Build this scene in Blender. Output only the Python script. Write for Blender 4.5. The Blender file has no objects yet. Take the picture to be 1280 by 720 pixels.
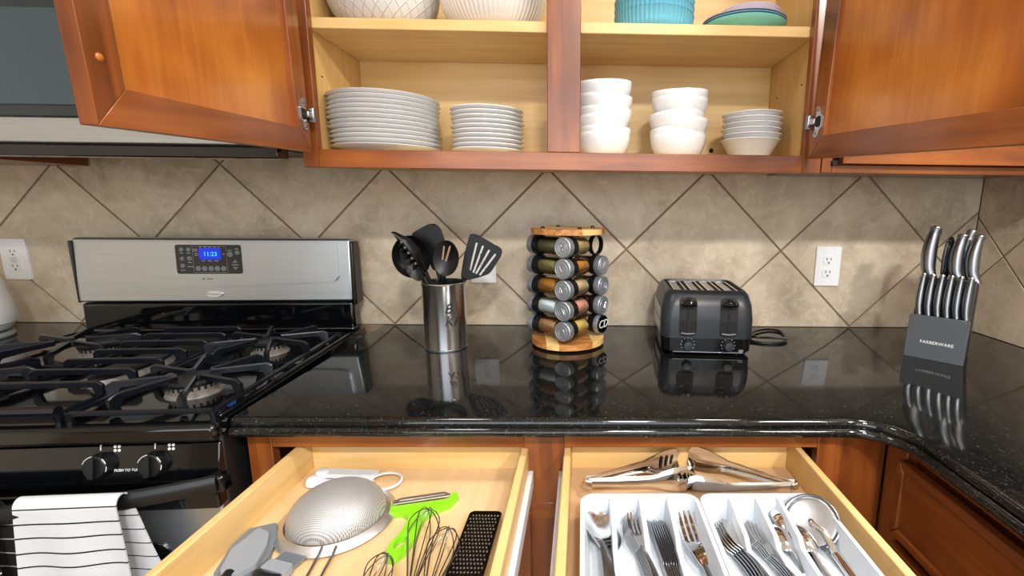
import bpy, bmesh, math, random
from math import sin, cos, pi, radians, sqrt, hypot
from mathutils import Vector, Matrix, Euler
from mathutils.geometry import tessellate_polygon
random.seed(7)
SC = bpy.context.scene
COL = SC.collection

# ------------------------------------------------------------------ camera
F_PX, PX, PY = 589.75, 739.6, 362.1
PITCH, YAW, ROLL = 0.177766, 0.021339, 0.011322
CAM_LOC = (-0.13176, -1.40894, 1.28105)
def setup_camera():
    cd = bpy.data.cameras.new('camera'); co = bpy.data.objects.new('camera', cd); COL.objects.link(co)
    cy, sy, cp, sp = cos(YAW), sin(YAW), cos(PITCH), sin(PITCH)
    fw = Vector((sy*cp, cy*cp, -sp)); rt = Vector((cy, -sy, 0)); up = rt.cross(fw)
    r2 = rt*cos(ROLL)+up*sin(ROLL); u2 = -rt*sin(ROLL)+up*cos(ROLL)
    m = Matrix((r2, u2, -fw)).transposed().to_4x4(); m.translation = CAM_LOC
    co.matrix_world = m
    cd.sensor_width = 36; cd.lens = F_PX*36/1280
    cd.shift_x = (640-PX)/1280; cd.shift_y = (PY-360)/1280
    cd.clip_start = 0.02
    SC.camera = co
setup_camera()

# ------------------------------------------------------------------ light
w = bpy.data.worlds.new('world'); SC.world = w; w.use_nodes = True
w.node_tree.nodes['Background'].inputs[0].default_value = (0.85, 0.92, 1, 1)
w.node_tree.nodes['Background'].inputs[1].default_value = 0.6
def area(name, loc, rot, sx, sy, power, col, shape='RECTANGLE'):
    l = bpy.data.lights.new(name, 'AREA'); l.shape = shape; l.size = sx
    if shape == 'RECTANGLE': l.size_y = sy
    l.energy = power; l.color = col
    o = bpy.data.objects.new(name, l); COL.objects.link(o); o.location = loc; o.rotation_euler = rot
    return o
CANS = [(-0.75, -1.0), (0.62, -1.0), (0.2, -2.5), (1.25, -2.5)]
area('added_fill_light', (-0.35, -3.92, 1.62), (radians(90), 0, 0), 2.5, 1.55, 34, (0.88, 0.95, 1.0))  # fill light added behind the camera, not a known source
for i, (cx, cy) in enumerate(CANS):
    area('can_light', (cx, cy, 2.565), (0, 0, 0), 0.3, 0.3, (5, 14, 47, 47)[i], (1, 0.965, 0.92), 'DISK')
vs = SC.view_settings
vs.view_transform = 'Standard'; vs.look = 'None'; vs.gamma = 1; vs.use_curve_mapping = False
vs.exposure = 0.42

# ------------------------------------------------------------------ materials
def lin(h):
    h = h.lstrip('#'); r = []
    for i in (0, 2, 4):
        c = int(h[i:i+2], 16)/255
        r.append(c/12.92 if c <= 0.04045 else ((c+0.055)/1.055)**2.4)
    return (*r, 1)
MATS = {}
class NT:
    def __init__(s, name):
        s.m = bpy.data.materials.new(name); s.m.use_nodes = True
        s.t = s.m.node_tree; s.b = s.t.nodes['Principled BSDF']; s.out = s.t.nodes['Material Output']
    def n(s, typ, **kw):
        nd = s.t.nodes.new(typ)
        for k, v in kw.items():
            if k in nd.inputs: nd.inputs[k].default_value = v
            else: setattr(nd, k, v)
        return nd
    def l(s, a, b): s.t.links.new(a, b)
    def ramp(s, src, stops):
        r = s.n('ShaderNodeValToRGB'); e = r.color_ramp.elements
        while len(e) < len(stops): e.new(0.5)
        for el, (p, c) in zip(e, stops): el.position = p; el.color = c if len(c) == 4 else (*c, 1)
        s.l(src, r.inputs[0]); return r
    def coords(s, scale=(1, 1, 1), rand=False):
        tc = s.n('ShaderNodeTexCoord'); mp = s.n('ShaderNodeMapping'); mp.inputs['Scale'].default_value = scale
        s.l(tc.outputs['Object'], mp.inputs['Vector'])
        if rand:
            oi = s.n('ShaderNodeObjectInfo'); mu = s.n('ShaderNodeMath', operation='MULTIPLY'); mu.inputs[1].default_value = 37.0
            s.l(oi.outputs['Random'], mu.inputs[0]); s.l(mu.outputs[0], mp.inputs['Location'])
        return mp.outputs[0]
    def bump(s, h, strength=0.2, dist=0.002):
        b = s.n('ShaderNodeBump'); b.inputs['Strength'].default_value = strength; b.inputs['Distance'].default_value = dist
        s.l(h, b.inputs['Height']); s.l(b.outputs[0], s.b.inputs['Normal'])
def pm(name, col, rough=0.4, metal=0, spec=0.5, coat=0, noise=0, nscale=40, bump=0, emit=None, estr=0):
    """plain principled material with a slight procedural variation of its tone"""
    t = NT(name); c = lin(col) if isinstance(col, str) else (*col, 1)
    b = t.b.inputs
    b['Roughness'].default_value = rough; b['Metallic'].default_value = metal
    b['Specular IOR Level'].default_value = spec; b['Coat Weight'].default_value = coat; b['Coat Roughness'].default_value = 0.05
    co = t.coords((nscale,)*3)
    nz = t.n('ShaderNodeTexNoise'); nz.inputs['Detail'].default_value = 3; t.l(co, nz.inputs['Vector'])
    k = noise if noise else 0.04
    r = t.ramp(nz.outputs[0], [(0.3, tuple(x*(1-k) for x in c[:3])), (0.7, tuple(min(1, x*(1+k)) for x in c[:3]))])
    t.l(r.outputs[0], b['Base Color'])
    if bump: t.bump(nz.outputs[0], bump, 0.001)
    if emit: b['Emission Color'].default_value = lin(emit); b['Emission Strength'].default_value = estr
    MATS[name] = t.m; return t.m
def wood(name, dark, mid, light, axis='z', rough=0.3, coat=0.3, blotch=0.5, fine=1.0):
    t = NT(name); b = t.b.inputs
    st = {'x': (1.2, 16, 16), 'y': (16, 1.2, 16), 'z': (16, 16, 1.2)}[axis]
    co = t.coords(tuple(s*fine for s in st), True)
    nz = t.n('ShaderNodeTexNoise'); nz.inputs['Scale'].default_value = 3; nz.inputs['Detail'].default_value = 6; nz.inputs['Distortion'].default_value = 0.6
    t.l(co, nz.inputs['Vector'])
    co2 = t.coords((5, 5, 5), True); n2 = t.n('ShaderNodeTexNoise'); n2.inputs['Scale'].default_value = 1.0; n2.inputs['Detail'].default_value = 2
    t.l(co2, n2.inputs['Vector'])
    mx = t.n('ShaderNodeMath', operation='ADD'); m1 = t.n('ShaderNodeMath', operation='MULTIPLY'); m2 = t.n('ShaderNodeMath', operation='MULTIPLY')
    m1.inputs[1].default_value = 1-blotch; m2.inputs[1].default_value = blotch
    t.l(nz.outputs[0], m1.inputs[0]); t.l(n2.outputs[0], m2.inputs[0]); t.l(m1.outputs[0], mx.inputs[0]); t.l(m2.outputs[0], mx.inputs[1])
    r = t.ramp(mx.outputs[0], [(0.33, lin(dark)), (0.5, lin(mid)), (0.67, lin(light))])
    t.l(r.outputs[0], b['Base Color']); b['Roughness'].default_value = rough
    b['Coat Weight'].default_value = coat; b['Coat Roughness'].default_value = 0.15
    t.bump(nz.outputs[0], 0.04, 0.001)
    MATS[name] = t.m; return t.m
def tile_mat():
    t = NT('travertine_tile'); b = t.b.inputs
    co = t.coords((1, 1, 1), True)
    n1 = t.n('ShaderNodeTexNoise', Scale=7.0, Detail=8.0, Roughness=0.62, Distortion=0.5); t.l(co, n1.inputs['Vector'])
    n2 = t.n('ShaderNodeTexNoise', Scale=26.0, Detail=6.0, Roughness=0.7, Distortion=1.2); t.l(co, n2.inputs['Vector'])
    r1 = t.ramp(n1.outputs[0], [(0.3, lin('#a89780')), (0.5, lin('#c6b69e')), (0.72, lin('#d6c8b1'))])
    r2 = t.ramp(n2.outputs[0], [(0.48, (0, 0, 0)), (0.68, (1, 1, 1))])
    mx = t.n('ShaderNodeMixRGB'); mx.inputs[2].default_value = lin('#e2d7c4')
    mm = t.n('ShaderNodeMath', operation='MULTIPLY'); mm.inputs[1].default_value = 0.5
    t.l(r2.outputs[0], mm.inputs[0]); t.l(mm.outputs[0], mx.inputs[0]); t.l(r1.outputs[0], mx.inputs[1]); t.l(mx.outputs[0], b['Base Color'])
    b['Roughness'].default_value = 0.42; t.bump(n2.outputs[0], 0.15, 0.001)
    MATS['tile'] = t.m
tile_mat()
def granite_mat():
    t = NT('black_granite'); b = t.b.inputs
    co = t.coords((1, 1, 1))
    v = t.n('ShaderNodeTexVoronoi', Scale=420.0); t.l(co, v.inputs['Vector'])
    n = t.n('ShaderNodeTexNoise', Scale=150.0, Detail=4.0, Roughness=0.7); t.l(co, n.inputs['Vector'])
    r1 = t.ramp(v.outputs['Color'], [(0.62, (0, 0, 0)), (0.95, (1, 1, 1))])
    r2 = t.ramp(n.outputs[0], [(0.45, (0, 0, 0)), (0.75, (1, 1, 1))])
    mu = t.n('ShaderNodeMixRGB', blend_type='MULTIPLY'); mu.inputs[0].default_value = 1
    t.l(r1.outputs[0], mu.inputs[1]); t.l(r2.outputs[0], mu.inputs[2])
    mx = t.n('ShaderNodeMixRGB'); mx.inputs[1].default_value = (0.005, 0.0055, 0.0055, 1); mx.inputs[2].default_value = (0.1, 0.105, 0.1, 1)
    t.l(mu.outputs[0], mx.inputs[0]); t.l(mx.outputs[0], b['Base Color'])
    b['Roughness'].default_value = 0.07; b['Specular IOR Level'].default_value = 0.55
    MATS['granite'] = t.m
granite_mat()
def steel_mat(name, col, rough, scale, strength=0.05):
    t = NT(name); b = t.b.inputs
    co = t.coords(scale); n = t.n('ShaderNodeTexNoise', Scale=1.0, Detail=4.0); t.l(co, n.inputs['Vector'])
    c = lin(col)
    r = t.ramp(n.outputs[0], [(0.3, tuple(x*0.88 for x in c[:3])), (0.7, c)]); t.l(r.outputs[0], b['Base Color'])
    b['Metallic'].default_value = 1; b['Roughness'].default_value = rough
    t.bump(n.outputs[0], strength, 0.0005); MATS[name] = t.m
steel_mat('brushed_steel', '#c6ccd0', 0.36, (6, 6, 500))
steel_mat('brushed_steel_v', '#c2c4c6', 0.22, (400, 400, 5))
steel_mat('polished_steel', '#dcdcdc', 0.2, (60, 60, 60), 0.01)
steel_mat('chrome', '#e6e6e6', 0.08, (30, 30, 30), 0.005)
steel_mat('satin_steel', '#a8aaad', 0.28, (200, 200, 12), 0.03)
steel_mat('soft_steel', '#e2e4e6', 0.42, (120, 120, 120), 0.02)
steel_mat('canister_steel', '#e4e4e4', 0.21, (300, 300, 3), 0.02)
steel_mat('dark_satin', '#8b9096', 0.3, (200, 200, 12), 0.03)
wood('cabinet_wood', '#582a0d', '#7d4118', '#985824', 'z')
wood('cabinet_wood_x', '#602e0e', '#844619', '#a05c26', 'x')
wood('cabinet_wood_y', '#52270c', '#723a13', '#8a4b1c', 'y')
wood('door_panel', '#864011', '#ac601f', '#cb8233', 'z', rough=0.28, blotch=0.78, fine=1.6)
wood('maple', '#cfa868', '#dcb87a', '#e4c58c', 'x', rough=0.45, coat=0.05, blotch=0.4)
wood('maple_y', '#cfa868', '#dcb87a', '#e4c58c', 'y', rough=0.45, coat=0.05, blotch=0.4)
wood('maple_z', '#cca362', '#d8b172', '#e0bd82', 'z', rough=0.45, coat=0.05, blotch=0.4)
wood('drawer_floor', '#cfa978', '#d9b687', '#e2c297', 'y', rough=0.5, coat=0.0, blotch=0.6)
wood('acacia', '#8a5426', '#b07339', '#cf9a58', 'x', rough=0.45, coat=0.1, blotch=0.3, fine=2)
wood('acacia_light', '#cfa25c', '#ddb672', '#e8c98a', 'x', rough=0.45, coat=0.1, blotch=0.3, fine=2)
pm('grout', '#8b7660', 0.9, noise=0.15)
pm('grout_light', '#86735c', 0.9, noise=0.15)
pm('paint_white', '#d8d0c2', 0.7); pm('paint_taupe', '#a59889', 0.8); pm('paint_ceiling', '#efece6', 0.8)
pm('floor_tile', '#9a8468', 0.45, noise=0.15, nscale=6)
pm('ceramic', '#e0e2e3', 0.12, coat=0.4); pm('ceramic_warm', '#dcdad6', 0.15, coat=0.3)
pm('plastic_white', '#d3dae2', 0.32); pm('outlet_white', '#eef0f2', 0.35); pm('outlet_shadow', '#2a2826', 0.6)
pm('black_gloss', '#060709', 0.08, spec=0.5, coat=0.3); pm('black_plastic', '#0c0e10', 0.35)
pm('black_matte', '#101316', 0.5); pm('black_iron', '#0a0e16', 0.26, bump=0.15, nscale=300, noise=0.2, spec=0.6)
pm('nylon', '#080a0d', 0.4, spec=0.4, bump=0.05, nscale=200)
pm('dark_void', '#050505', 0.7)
pm('toaster_black', '#1f252b', 0.36); pm('toaster_gloss', '#08090b', 0.12)
pm('burner_alu', '#86817c', 0.5, metal=0.4, noise=0.15, nscale=80); pm('burner_cap', '#0c0d10', 0.35)
pm('mw_glass', '#31444c', 0.12, coat=0.5); pm('mw_frame', '#16222a', 0.15, coat=0.4)  # door glass carries its greenish-grey reflection in the base colour
pm('display_blue', '#0a1e9a', 0.2, emit='#0a24c8', estr=0.7); pm('display_digit', '#19b9d8', 0.4, emit='#22c4e6', estr=1.0)
pm('panel_black', '#0e1114', 0.2, coat=0.3); pm('button_grey', '#6a7074', 0.4); pm('print_grey', '#9a9fa3', 0.6); pm('print_white', '#d9dcdc', 0.6)
pm('badge', '#d5d8da', 0.2, metal=0.6)
pm('silicone_grey', '#8b929b', 0.5); pm('silicone_dark', '#6f7780', 0.5); pm('handle_black', '#10141a', 0.38)
pm('lime', '#86d91f', 0.35); pm('grater_black', '#15100e', 0.25, metal=0.5)
pm('towel_white', '#ccd1d8', 0.95, noise=0.06, nscale=900, bump=0.6); pm('towel_black', '#0b0d12', 0.95, bump=0.6, nscale=900, noise=0.2)
pm('kettle_white', '#e9ebee', 0.25, coat=0.3); pm('kettle_grey', '#8d9296', 0.35)
pm('blue_bowl', '#66b3cc', 0.42); pm('mint_plate', '#8adccd', 0.35); pm('navy_plate', '#1e4a66', 0.35); pm('pink_plate', '#e3c6d8', 0.35); pm('lilac_bowl', '#d9d3e2', 0.35); pm('sky_plate', '#7fb9cf', 0.35)
pm('lid_silver', '#a9b1b9', 0.36, metal=0.75); pm('lid_emboss', '#c8ced4', 0.3, metal=0.75)
pm('liner', '#c7a27a', 0.6, noise=0.1, bump=0.5, nscale=500)
pm('block_front', '#41464c', 0.4, noise=0.05); pm('block_side', '#15171a', 0.5)
SP = {'herb': '#6f6a4c', 'oregano': '#7f7a45', 'curry': '#a8731f', 'salt': '#dfe8ec', 'seeds': '#a98456', 'garlic': '#d6c08a', 'flakes': '#c98a35', 'onion': '#c9b48a', 'pinksalt': '#dd9c86', 'mustard': '#d3b763', 'dark': '#5a4632'}
for k, c in SP.items(): pm('spice_'+k, c, 0.8, noise=0.5 if k in ('herb', 'oregano', 'seeds', 'flakes', 'pinksalt') else 0.12, nscale=260, bump=0.6)
def glass_mat():
    t = NT('jar_glass'); tr = t.n('ShaderNodeBsdfTransparent'); gl = t.n('ShaderNodeBsdfGlossy'); gl.inputs['Roughness'].default_value = 0.04
    fr = t.n('ShaderNodeFresnel'); fr.inputs['IOR'].default_value = 1.5; mx = t.n('ShaderNodeMixShader')
    tr.inputs[0].default_value = (0.95, 0.96, 0.95, 1)
    t.l(fr.outputs[0], mx.inputs[0]); t.l(tr.outputs[0], mx.inputs[1]); t.l(gl.outputs[0], mx.inputs[2]); t.l(mx.outputs[0], t.out.inputs[0])
    MATS['glass'] = t.m
glass_mat()
def mesh_mat():
    t = NT('woven_wire_mesh'); b = t.b.inputs
    b['Metallic'].default_value = 0.55; b['Roughness'].default_value = 0.45; b['Base Color'].default_value = lin('#c4c6c8')
    co = t.coords((1, 1, 1))
    facs = []
    for d in ('X', 'Y'):
        wv = t.n('ShaderNodeTexWave', wave_type='BANDS', bands_direction=d); wv.inputs['Scale'].default_value = 150; t.l(co, wv.inputs['Vector']); facs.append(wv.outputs['Fac'])
    mx = t.n('ShaderNodeMath', operation='MAXIMUM'); t.l(facs[0], mx.inputs[0]); t.l(facs[1], mx.inputs[1])
    r = t.ramp(mx.outputs[0], [(0.45, (0.25,)*3), (0.7, (1,)*3)])
    tr = t.n('ShaderNodeBsdfTransparent'); ms = t.n('ShaderNodeMixShader')
    t.l(r.outputs[0], ms.inputs[0]); t.l(tr.outputs[0], ms.inputs[1]); t.l(t.b.outputs[0], ms.inputs[2]); t.l(ms.outputs[0], t.out.inputs[0])
    t.bump(mx.outputs[0], 0.5, 0.0005)
    MATS['mesh'] = t.m
mesh_mat()
def relief_mat():
    t = NT('ceramic_diamond_relief'); b = t.b.inputs
    b['Base Color'].default_value = lin('#d9dbdc'); b['Roughness'].default_value = 0.2
    tc = t.n('ShaderNodeTexCoord'); sx = t.n('ShaderNodeSeparateXYZ'); t.l(tc.outputs['Object'], sx.inputs[0])
    at = t.n('ShaderNodeMath', operation='ARCTAN2'); t.l(sx.outputs[1], at.inputs[0]); t.l(sx.outputs[0], at.inputs[1])
    hs = []
    for s in (1, -1):
        a = t.n('ShaderNodeMath', operation='MULTIPLY'); a.inputs[1].default_value = 14; t.l(at.outputs[0], a.inputs[0])
        z = t.n('ShaderNodeMath', operation='MULTIPLY'); z.inputs[1].default_value = 110*s; t.l(sx.outputs[2], z.inputs[0])
        ad = t.n('ShaderNodeMath', operation='ADD'); t.l(a.outputs[0], ad.inputs[0]); t.l(z.outputs[0], ad.inputs[1])
        sn = t.n('ShaderNodeMath', operation='SINE'); t.l(ad.outputs[0], sn.inputs[0])
        ab = t.n('ShaderNodeMath', operation='ABSOLUTE'); t.l(sn.outputs[0], ab.inputs[0]); hs.append(ab.outputs[0])
    mn = t.n('ShaderNodeMath', operation='MINIMUM'); t.l(hs[0], mn.inputs[0]); t.l(hs[1], mn.inputs[1])
    r = t.ramp(mn.outputs[0], [(0.0, (1,)*3), (0.25, (0,)*3)])
    t.bump(r.outputs[0], 0.7, 0.002)
    MATS['relief'] = t.m
relief_mat()
M = MATS

# ------------------------------------------------------------------ mesh helpers
class MB:
    def __init__(s): s.v = []; s.f = []; s.mi = []
    def add(s, vs, fs, mi=0):
        o = len(s.v); s.v += [tuple(p) for p in vs]; s.f += [tuple(i+o for i in f) for f in fs]; s.mi += [mi]*len(fs); return s
    def box(s, x0, x1, y0, y1, z0, z1, mi=0):
        return s.add([(x0, y0, z0), (x1, y0, z0), (x1, y1, z0), (x0, y1, z0), (x0, y0, z1), (x1, y0, z1), (x1, y1, z1), (x0, y1, z1)],
                     [(0, 3, 2, 1), (4, 5, 6, 7), (0, 1, 5, 4), (1, 2, 6, 5), (2, 3, 7, 6), (3, 0, 4, 7)], mi)
    def loft(s, rings, closed=True, cap=True, mi=0, loop=False):
        n = len(rings[0]); vs = [p for r in rings for p in r]; fs = []
        m = len(rings)
        for i in range(m if loop else m-1):
            a, b = i*n, ((i+1) % m)*n
            for j in range(n if closed else n-1):
                k = (j+1) % n; fs.append((a+j, a+k, b+k, b+j))
        if cap and closed and not loop: fs.append(tuple(range(n-1, -1, -1))); fs.append(tuple(range((m-1)*n, m*n)))
        return s.add(vs, fs, mi)
    def lathe(s, prof, n=32, c=(0, 0, 0), axis='z', rib=None, mi=0, close=False):
        rings = []
        for r, h in prof:
            ring = []
            for j in range(n):
                a = 2*pi*j/n; rr = r*(rib(a, h) if rib else 1)
                p = (rr*cos(a), rr*sin(a), h)
                if axis == 'x': p = (p[2], p[0], p[1])
                elif axis == 'y': p = (p[1], p[2], p[0])
                ring.append((p[0]+c[0], p[1]+c[1], p[2]+c[2]))
            rings.append(ring)
        return s.loft(rings, True, not close, mi, close)
    def tube(s, pts, r, n=8, closed=False, mi=0, sq=1.0, up=None):
        pts = [Vector(p) for p in pts]; m = len(pts); rings = []; prev = None
        for i, p in enumerate(pts):
            if closed: t = pts[(i+1) % m]-pts[i-1]
            else: t = pts[min(i+1, m-1)]-pts[max(i-1, 0)]
            t.normalize()
            if up: u = Vector(up)
            elif prev is None: u = Vector((0, 0, 1)) if abs(t.z) < 0.9 else Vector((1, 0, 0))
            else: u = prev
            u = (u-t*u.dot(t)).normalized(); prev = u; w_ = t.cross(u)
            rr = r[i] if isinstance(r, (list, tuple)) else r
            rings.append([tuple(p+u*(rr*sq*cos(2*pi*j/n))+w_*(rr*sin(2*pi*j/n))) for j in range(n)])
        return s.loft(rings, True, True, mi, closed)
    def prism(s, outer, h0, h1, holes=(), plane='xy', mi=0):
        polys = [list(outer)]+[list(h) for h in holes]
        tris = tessellate_polygon([[Vector((a, b, 0)) for a, b in p] for p in polys])
        flat = [p for q in polys for p in q]; n = len(flat)
        mp = {'xy': lambda a, b, h: (a, b, h), 'xz': lambda a, b, h: (a, h, b), 'yz': lambda a, b, h: (h, a, b)}[plane]
        vs = [mp(a, b, h0) for a, b in flat]+[mp(a, b, h1) for a, b in flat]
        fs = [tuple(t) for t in tris]+[tuple(i+n for i in reversed(t)) for t in tris]
        o = 0
        for q in polys:
            k = len(q)
            for i in range(k): j = (i+1) % k; fs.append((o+i, o+j, o+j+n, o+i+n))
            o += k
        return s.add(vs, fs, mi)
    def grid(s, fn, nu, nv, thick=0, mi=0):
        P = [[Vector(fn(i/nu, j/nv)) for j in range(nv+1)] for i in range(nu+1)]
        top = [tuple(p) for r in P for p in r]; W = nv+1
        fs = [(i*W+j, i*W+j+1, (i+1)*W+j+1, (i+1)*W+j) for i in range(nu) for j in range(nv)]
        if not thick: return s.add(top, fs, mi)
        bot = []
        for i in range(nu+1):
            for j in range(nv+1):
                du = P[min(i+1, nu)][j]-P[max(i-1, 0)][j]; dv = P[i][min(j+1, nv)]-P[i][max(j-1, 0)]
                nn = du.cross(dv)
                if nn.length < 1e-12: nn = Vector((0, 0, 1))
                bot.append(tuple(P[i][j]-nn.normalized()*thick))
        N = len(top); fs2 = [tuple(k+N for k in reversed(f)) for f in fs]
        ed = [i*W for i in range(nu+1)]; e2 = [i*W+nv for i in range(nu+1)]; e3 = list(range(W)); e4 = [nu*W+j for j in range(W)]
        for e in (ed, e2, e3, e4):
            for a, b in zip(e, e[1:]): fs2.append((a, b, b+N, a+N))
        return s.add(top+bot, fs+fs2, mi)
    def xf(s, m):
        s.v = [tuple(m @ Vector(p)) for p in s.v]; return s
    def build(s, name, mat, parent=None, loc=(0, 0, 0), rot=None, bevel=0, seg=2, angle=35, flat=False):
        me = bpy.data.meshes.new(name); me.from_pydata(s.v, [], s.f)
        for m_ in (mat if isinstance(mat, (list, tuple)) else [mat]): me.materials.append(M[m_])
        bm = bmesh.new(); bm.from_mesh(me)
        for f, mi in zip(bm.faces, s.mi): f.material_index = mi
        bmesh.ops.remove_doubles(bm, verts=bm.verts, dist=1e-6)
        bmesh.ops.recalc_face_normals(bm, faces=bm.faces)
        bm.to_mesh(me); bm.free()
        if not flat:
            me.polygons.foreach_set('use_smooth', [True]*len(me.polygons)); me.set_sharp_from_angle(angle=radians(angle))
        o = bpy.data.objects.new(name, me); COL.objects.link(o); o.location = loc
        if rot: o.rotation_euler = rot
        if parent: o.parent = parent
        if bevel:
            b = o.modifiers.new('bevel', 'BEVEL'); b.width = bevel; b.segments = seg; b.limit_method = 'ANGLE'; b.angle_limit = radians(40); b.harden_normals = False
        return o
def bx(name, mat, x0, x1, y0, y1, z0, z1, parent=None, bevel=0.0015):
    return MB().box(x0, x1, y0, y1, z0, z1).build(name, mat, parent, bevel=bevel)
def tag(o, label, cat, group=None):
    o['label'] = label; o['category'] = cat
    if group: o['group'] = group
    return o
def thing(name, label, cat, loc=(0, 0, 0), rot=(0, 0, 0), group=None):
    o = bpy.data.objects.new(name, None); COL.objects.link(o); o.location = loc; o.rotation_euler = rot; o.empty_display_size = 0.05
    return tag(o, label, cat, group)
def node(name, parent, loc=(0, 0, 0), rot=(0, 0, 0)):
    o = bpy.data.objects.new(name, None); COL.objects.link(o); o.location = loc; o.rotation_euler = rot; o.parent = parent; o.empty_display_size = 0.03
    return o
def struct(o): o['kind'] = 'structure'; return o
def dup(o, parent=None):
    c = o.copy(); COL.objects.link(c); c.parent = parent
    for ch in [x for x in bpy.data.objects if x.parent == o]: dup(ch, c)
    return c
def rrect(x0, x1, y0, y1, r, n=5):
    p = []
    for cx, cy, a0 in ((x1-r, y1-r, 0), (x0+r, y1-r, 90), (x0+r, y0+r, 180), (x1-r, y0+r, 270)):
        for i in range(n+1): a = radians(a0+90*i/n); p.append((cx+r*cos(a), cy+r*sin(a)))
    return p
def ell(cx, cy, rx, ry, n=24, rot=0):
    return [(cx+rx*cos(2*pi*i/n)*cos(rot)-ry*sin(2*pi*i/n)*sin(rot), cy+rx*cos(2*pi*i/n)*sin(rot)+ry*sin(2*pi*i/n)*cos(rot)) for i in range(n)]
def slot(x0, y0, x1, y1, r, n=5):
    a = math.atan2(y1-y0, x1-x0); p = []
    for i in range(n+1): t = a-pi/2+pi*i/n; p.append((x1+r*cos(t), y1+r*sin(t)))
    for i in range(n+1): t = a+pi/2+pi*i/n; p.append((x0+r*cos(t), y0+r*sin(t)))
    return p
def roundpoly(pts, r=0.006, n=4):
    out = []; m = len(pts)
    for i in range(m):
        p = Vector((*pts[i], 0)); a = Vector((*pts[i-1], 0)); b = Vector((*pts[(i+1) % m], 0))
        da = (a-p); db = (b-p); ra = min(r, da.length*0.45); rb = min(r, db.length*0.45)
        p0 = p+da.normalized()*ra; p1 = p+db.normalized()*rb
        for k in range(n+1):
            t = k/n; q_ = p0*(1-t)**2+p*2*t*(1-t)+p1*t*t; out.append((q_.x, q_.y))
    return out
def text_mesh(s, size, depth=0.0004, shear=0.0, spacing=1.0):
    cu = bpy.data.curves.new('lettering', 'FONT'); cu.body = s; cu.size = size; cu.extrude = depth; cu.align_x = 'CENTER'; cu.align_y = 'CENTER'; cu.shear = shear; cu.space_character = spacing
    cu.resolution_u = 3
    o = bpy.data.objects.new('lettering', cu); COL.objects.link(o)
    dg = bpy.context.evaluated_depsgraph_get(); me = bpy.data.meshes.new_from_object(o.evaluated_get(dg))
    bpy.data.objects.remove(o); bpy.data.curves.remove(cu)
    return me
def text(name, s, size, mat, parent, loc, rot, warp=None, depth=0.0004, shear=0.0, spacing=1.0):
    me = text_mesh(s, size, depth, shear, spacing); me.name = name; me.materials.clear(); me.materials.append(M[mat])
    if warp:
        for v in me.vertices: v.co = warp(v.co)
    o = bpy.data.objects.new(name, me); COL.objects.link(o); o.parent = parent; o.location = loc; o.rotation_euler = rot
    return o
FRONT = (radians(90), 0, 0)      # text lying in xz facing -y
ORD = ['topmost', 'second', 'third', 'fourth', 'fifth', 'sixth', 'seventh', 'eighth', 'ninth', 'tenth', 'eleventh', 'twelfth']
def nth_top(i, n): return 'topmost' if i == 0 else ('bottom one' if i == n-1 else ORD[i]+' from the top')

# ================================================================== room
XR, XL, YF, ZC = 1.056, -2.75, -4.0, 2.6
CT = 0.915
struct(bx('floor', 'floor_tile', XL-0.1, 2.3, YF-0.1, 0.1, -0.05, 0, bevel=0))
struct(bx('ceiling', 'paint_ceiling', XL-0.1, 2.3, YF-0.1, 0.1, ZC, ZC+0.05, bevel=0))
struct(bx('wall_left', 'paint_white', XL-0.1, XL, YF, 0.0, 0, ZC, bevel=0))
wf = struct(MB().prism([(XL, 0), (2.3, 0), (2.3, ZC), (XL, ZC)], YF-0.1, YF, holes=[[(-1.65, 0.8), (0.95, 0.8), (0.95, 2.42), (-1.65, 2.42)]], plane='xz').build('wall_front', 'paint_taupe'))
added_win = struct(bx('added_window_1', 'plastic_white', -1.65, 0.95, YF-0.09, YF-0.02, 0.8, 0.84, bevel=0))  # unseen window added in this wall to go with the fill light
for x in (-1.65, -0.37, 0.91): bx('added_window_frame', 'plastic_white', x, x+0.04, YF-0.09, YF-0.02, 0.84, 2.38, added_win)
bx('added_window_frame', 'plastic_white', -1.65, 0.95, YF-0.09, YF-0.02, 2.38, 2.42, added_win)
# back and right wall: grout bed with diagonal tiles set proud of it
wb = struct(bx('wall_back', 'paint_white', XL, XR+0.012, 0.006, 0.1, 0, ZC, bevel=0)); bx('grout_bed', 'grout', -2.31, XR+0.01, 0.004, 0.0062, 0.88, 1.412, wb, 0)
wr = struct(bx('wall_right', 'paint_white', XR+0.006, XR+0.1, -1.25, 0.004, 0, ZC, bevel=0)); bx('grout_bed', 'grout', XR+0.004, XR+0.0062, -1.245, 0.004, 0.88, 1.412, wr, 0)
struct(bx('wall_right_far', 'paint_white', 2.2, 2.3, YF, -1.25, 0, ZC, bevel=0))
TD = 0.467
def clip(poly, x0, x1, z0, z1):
    def cut(p, ax, val, keep):
        o = []
        for i in range(len(p)):
            a, b = p[i], p[(i+1) % len(p)]; ia, ib = keep*(a[ax]-val) >= 0, keep*(b[ax]-val) >= 0
            if ia: o.append(a)
            if ia != ib: t = (val-a[ax])/(b[ax]-a[ax]); o.append((a[0]+t*(b[0]-a[0]), a[1]+t*(b[1]-a[1])))
        return o
    for ax, val, k in ((0, x0, 1), (0, x1, -1), (1, z0, 1), (1, z1, -1)):
        if poly: poly = cut(poly, ax, val, k)
    return poly
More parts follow.
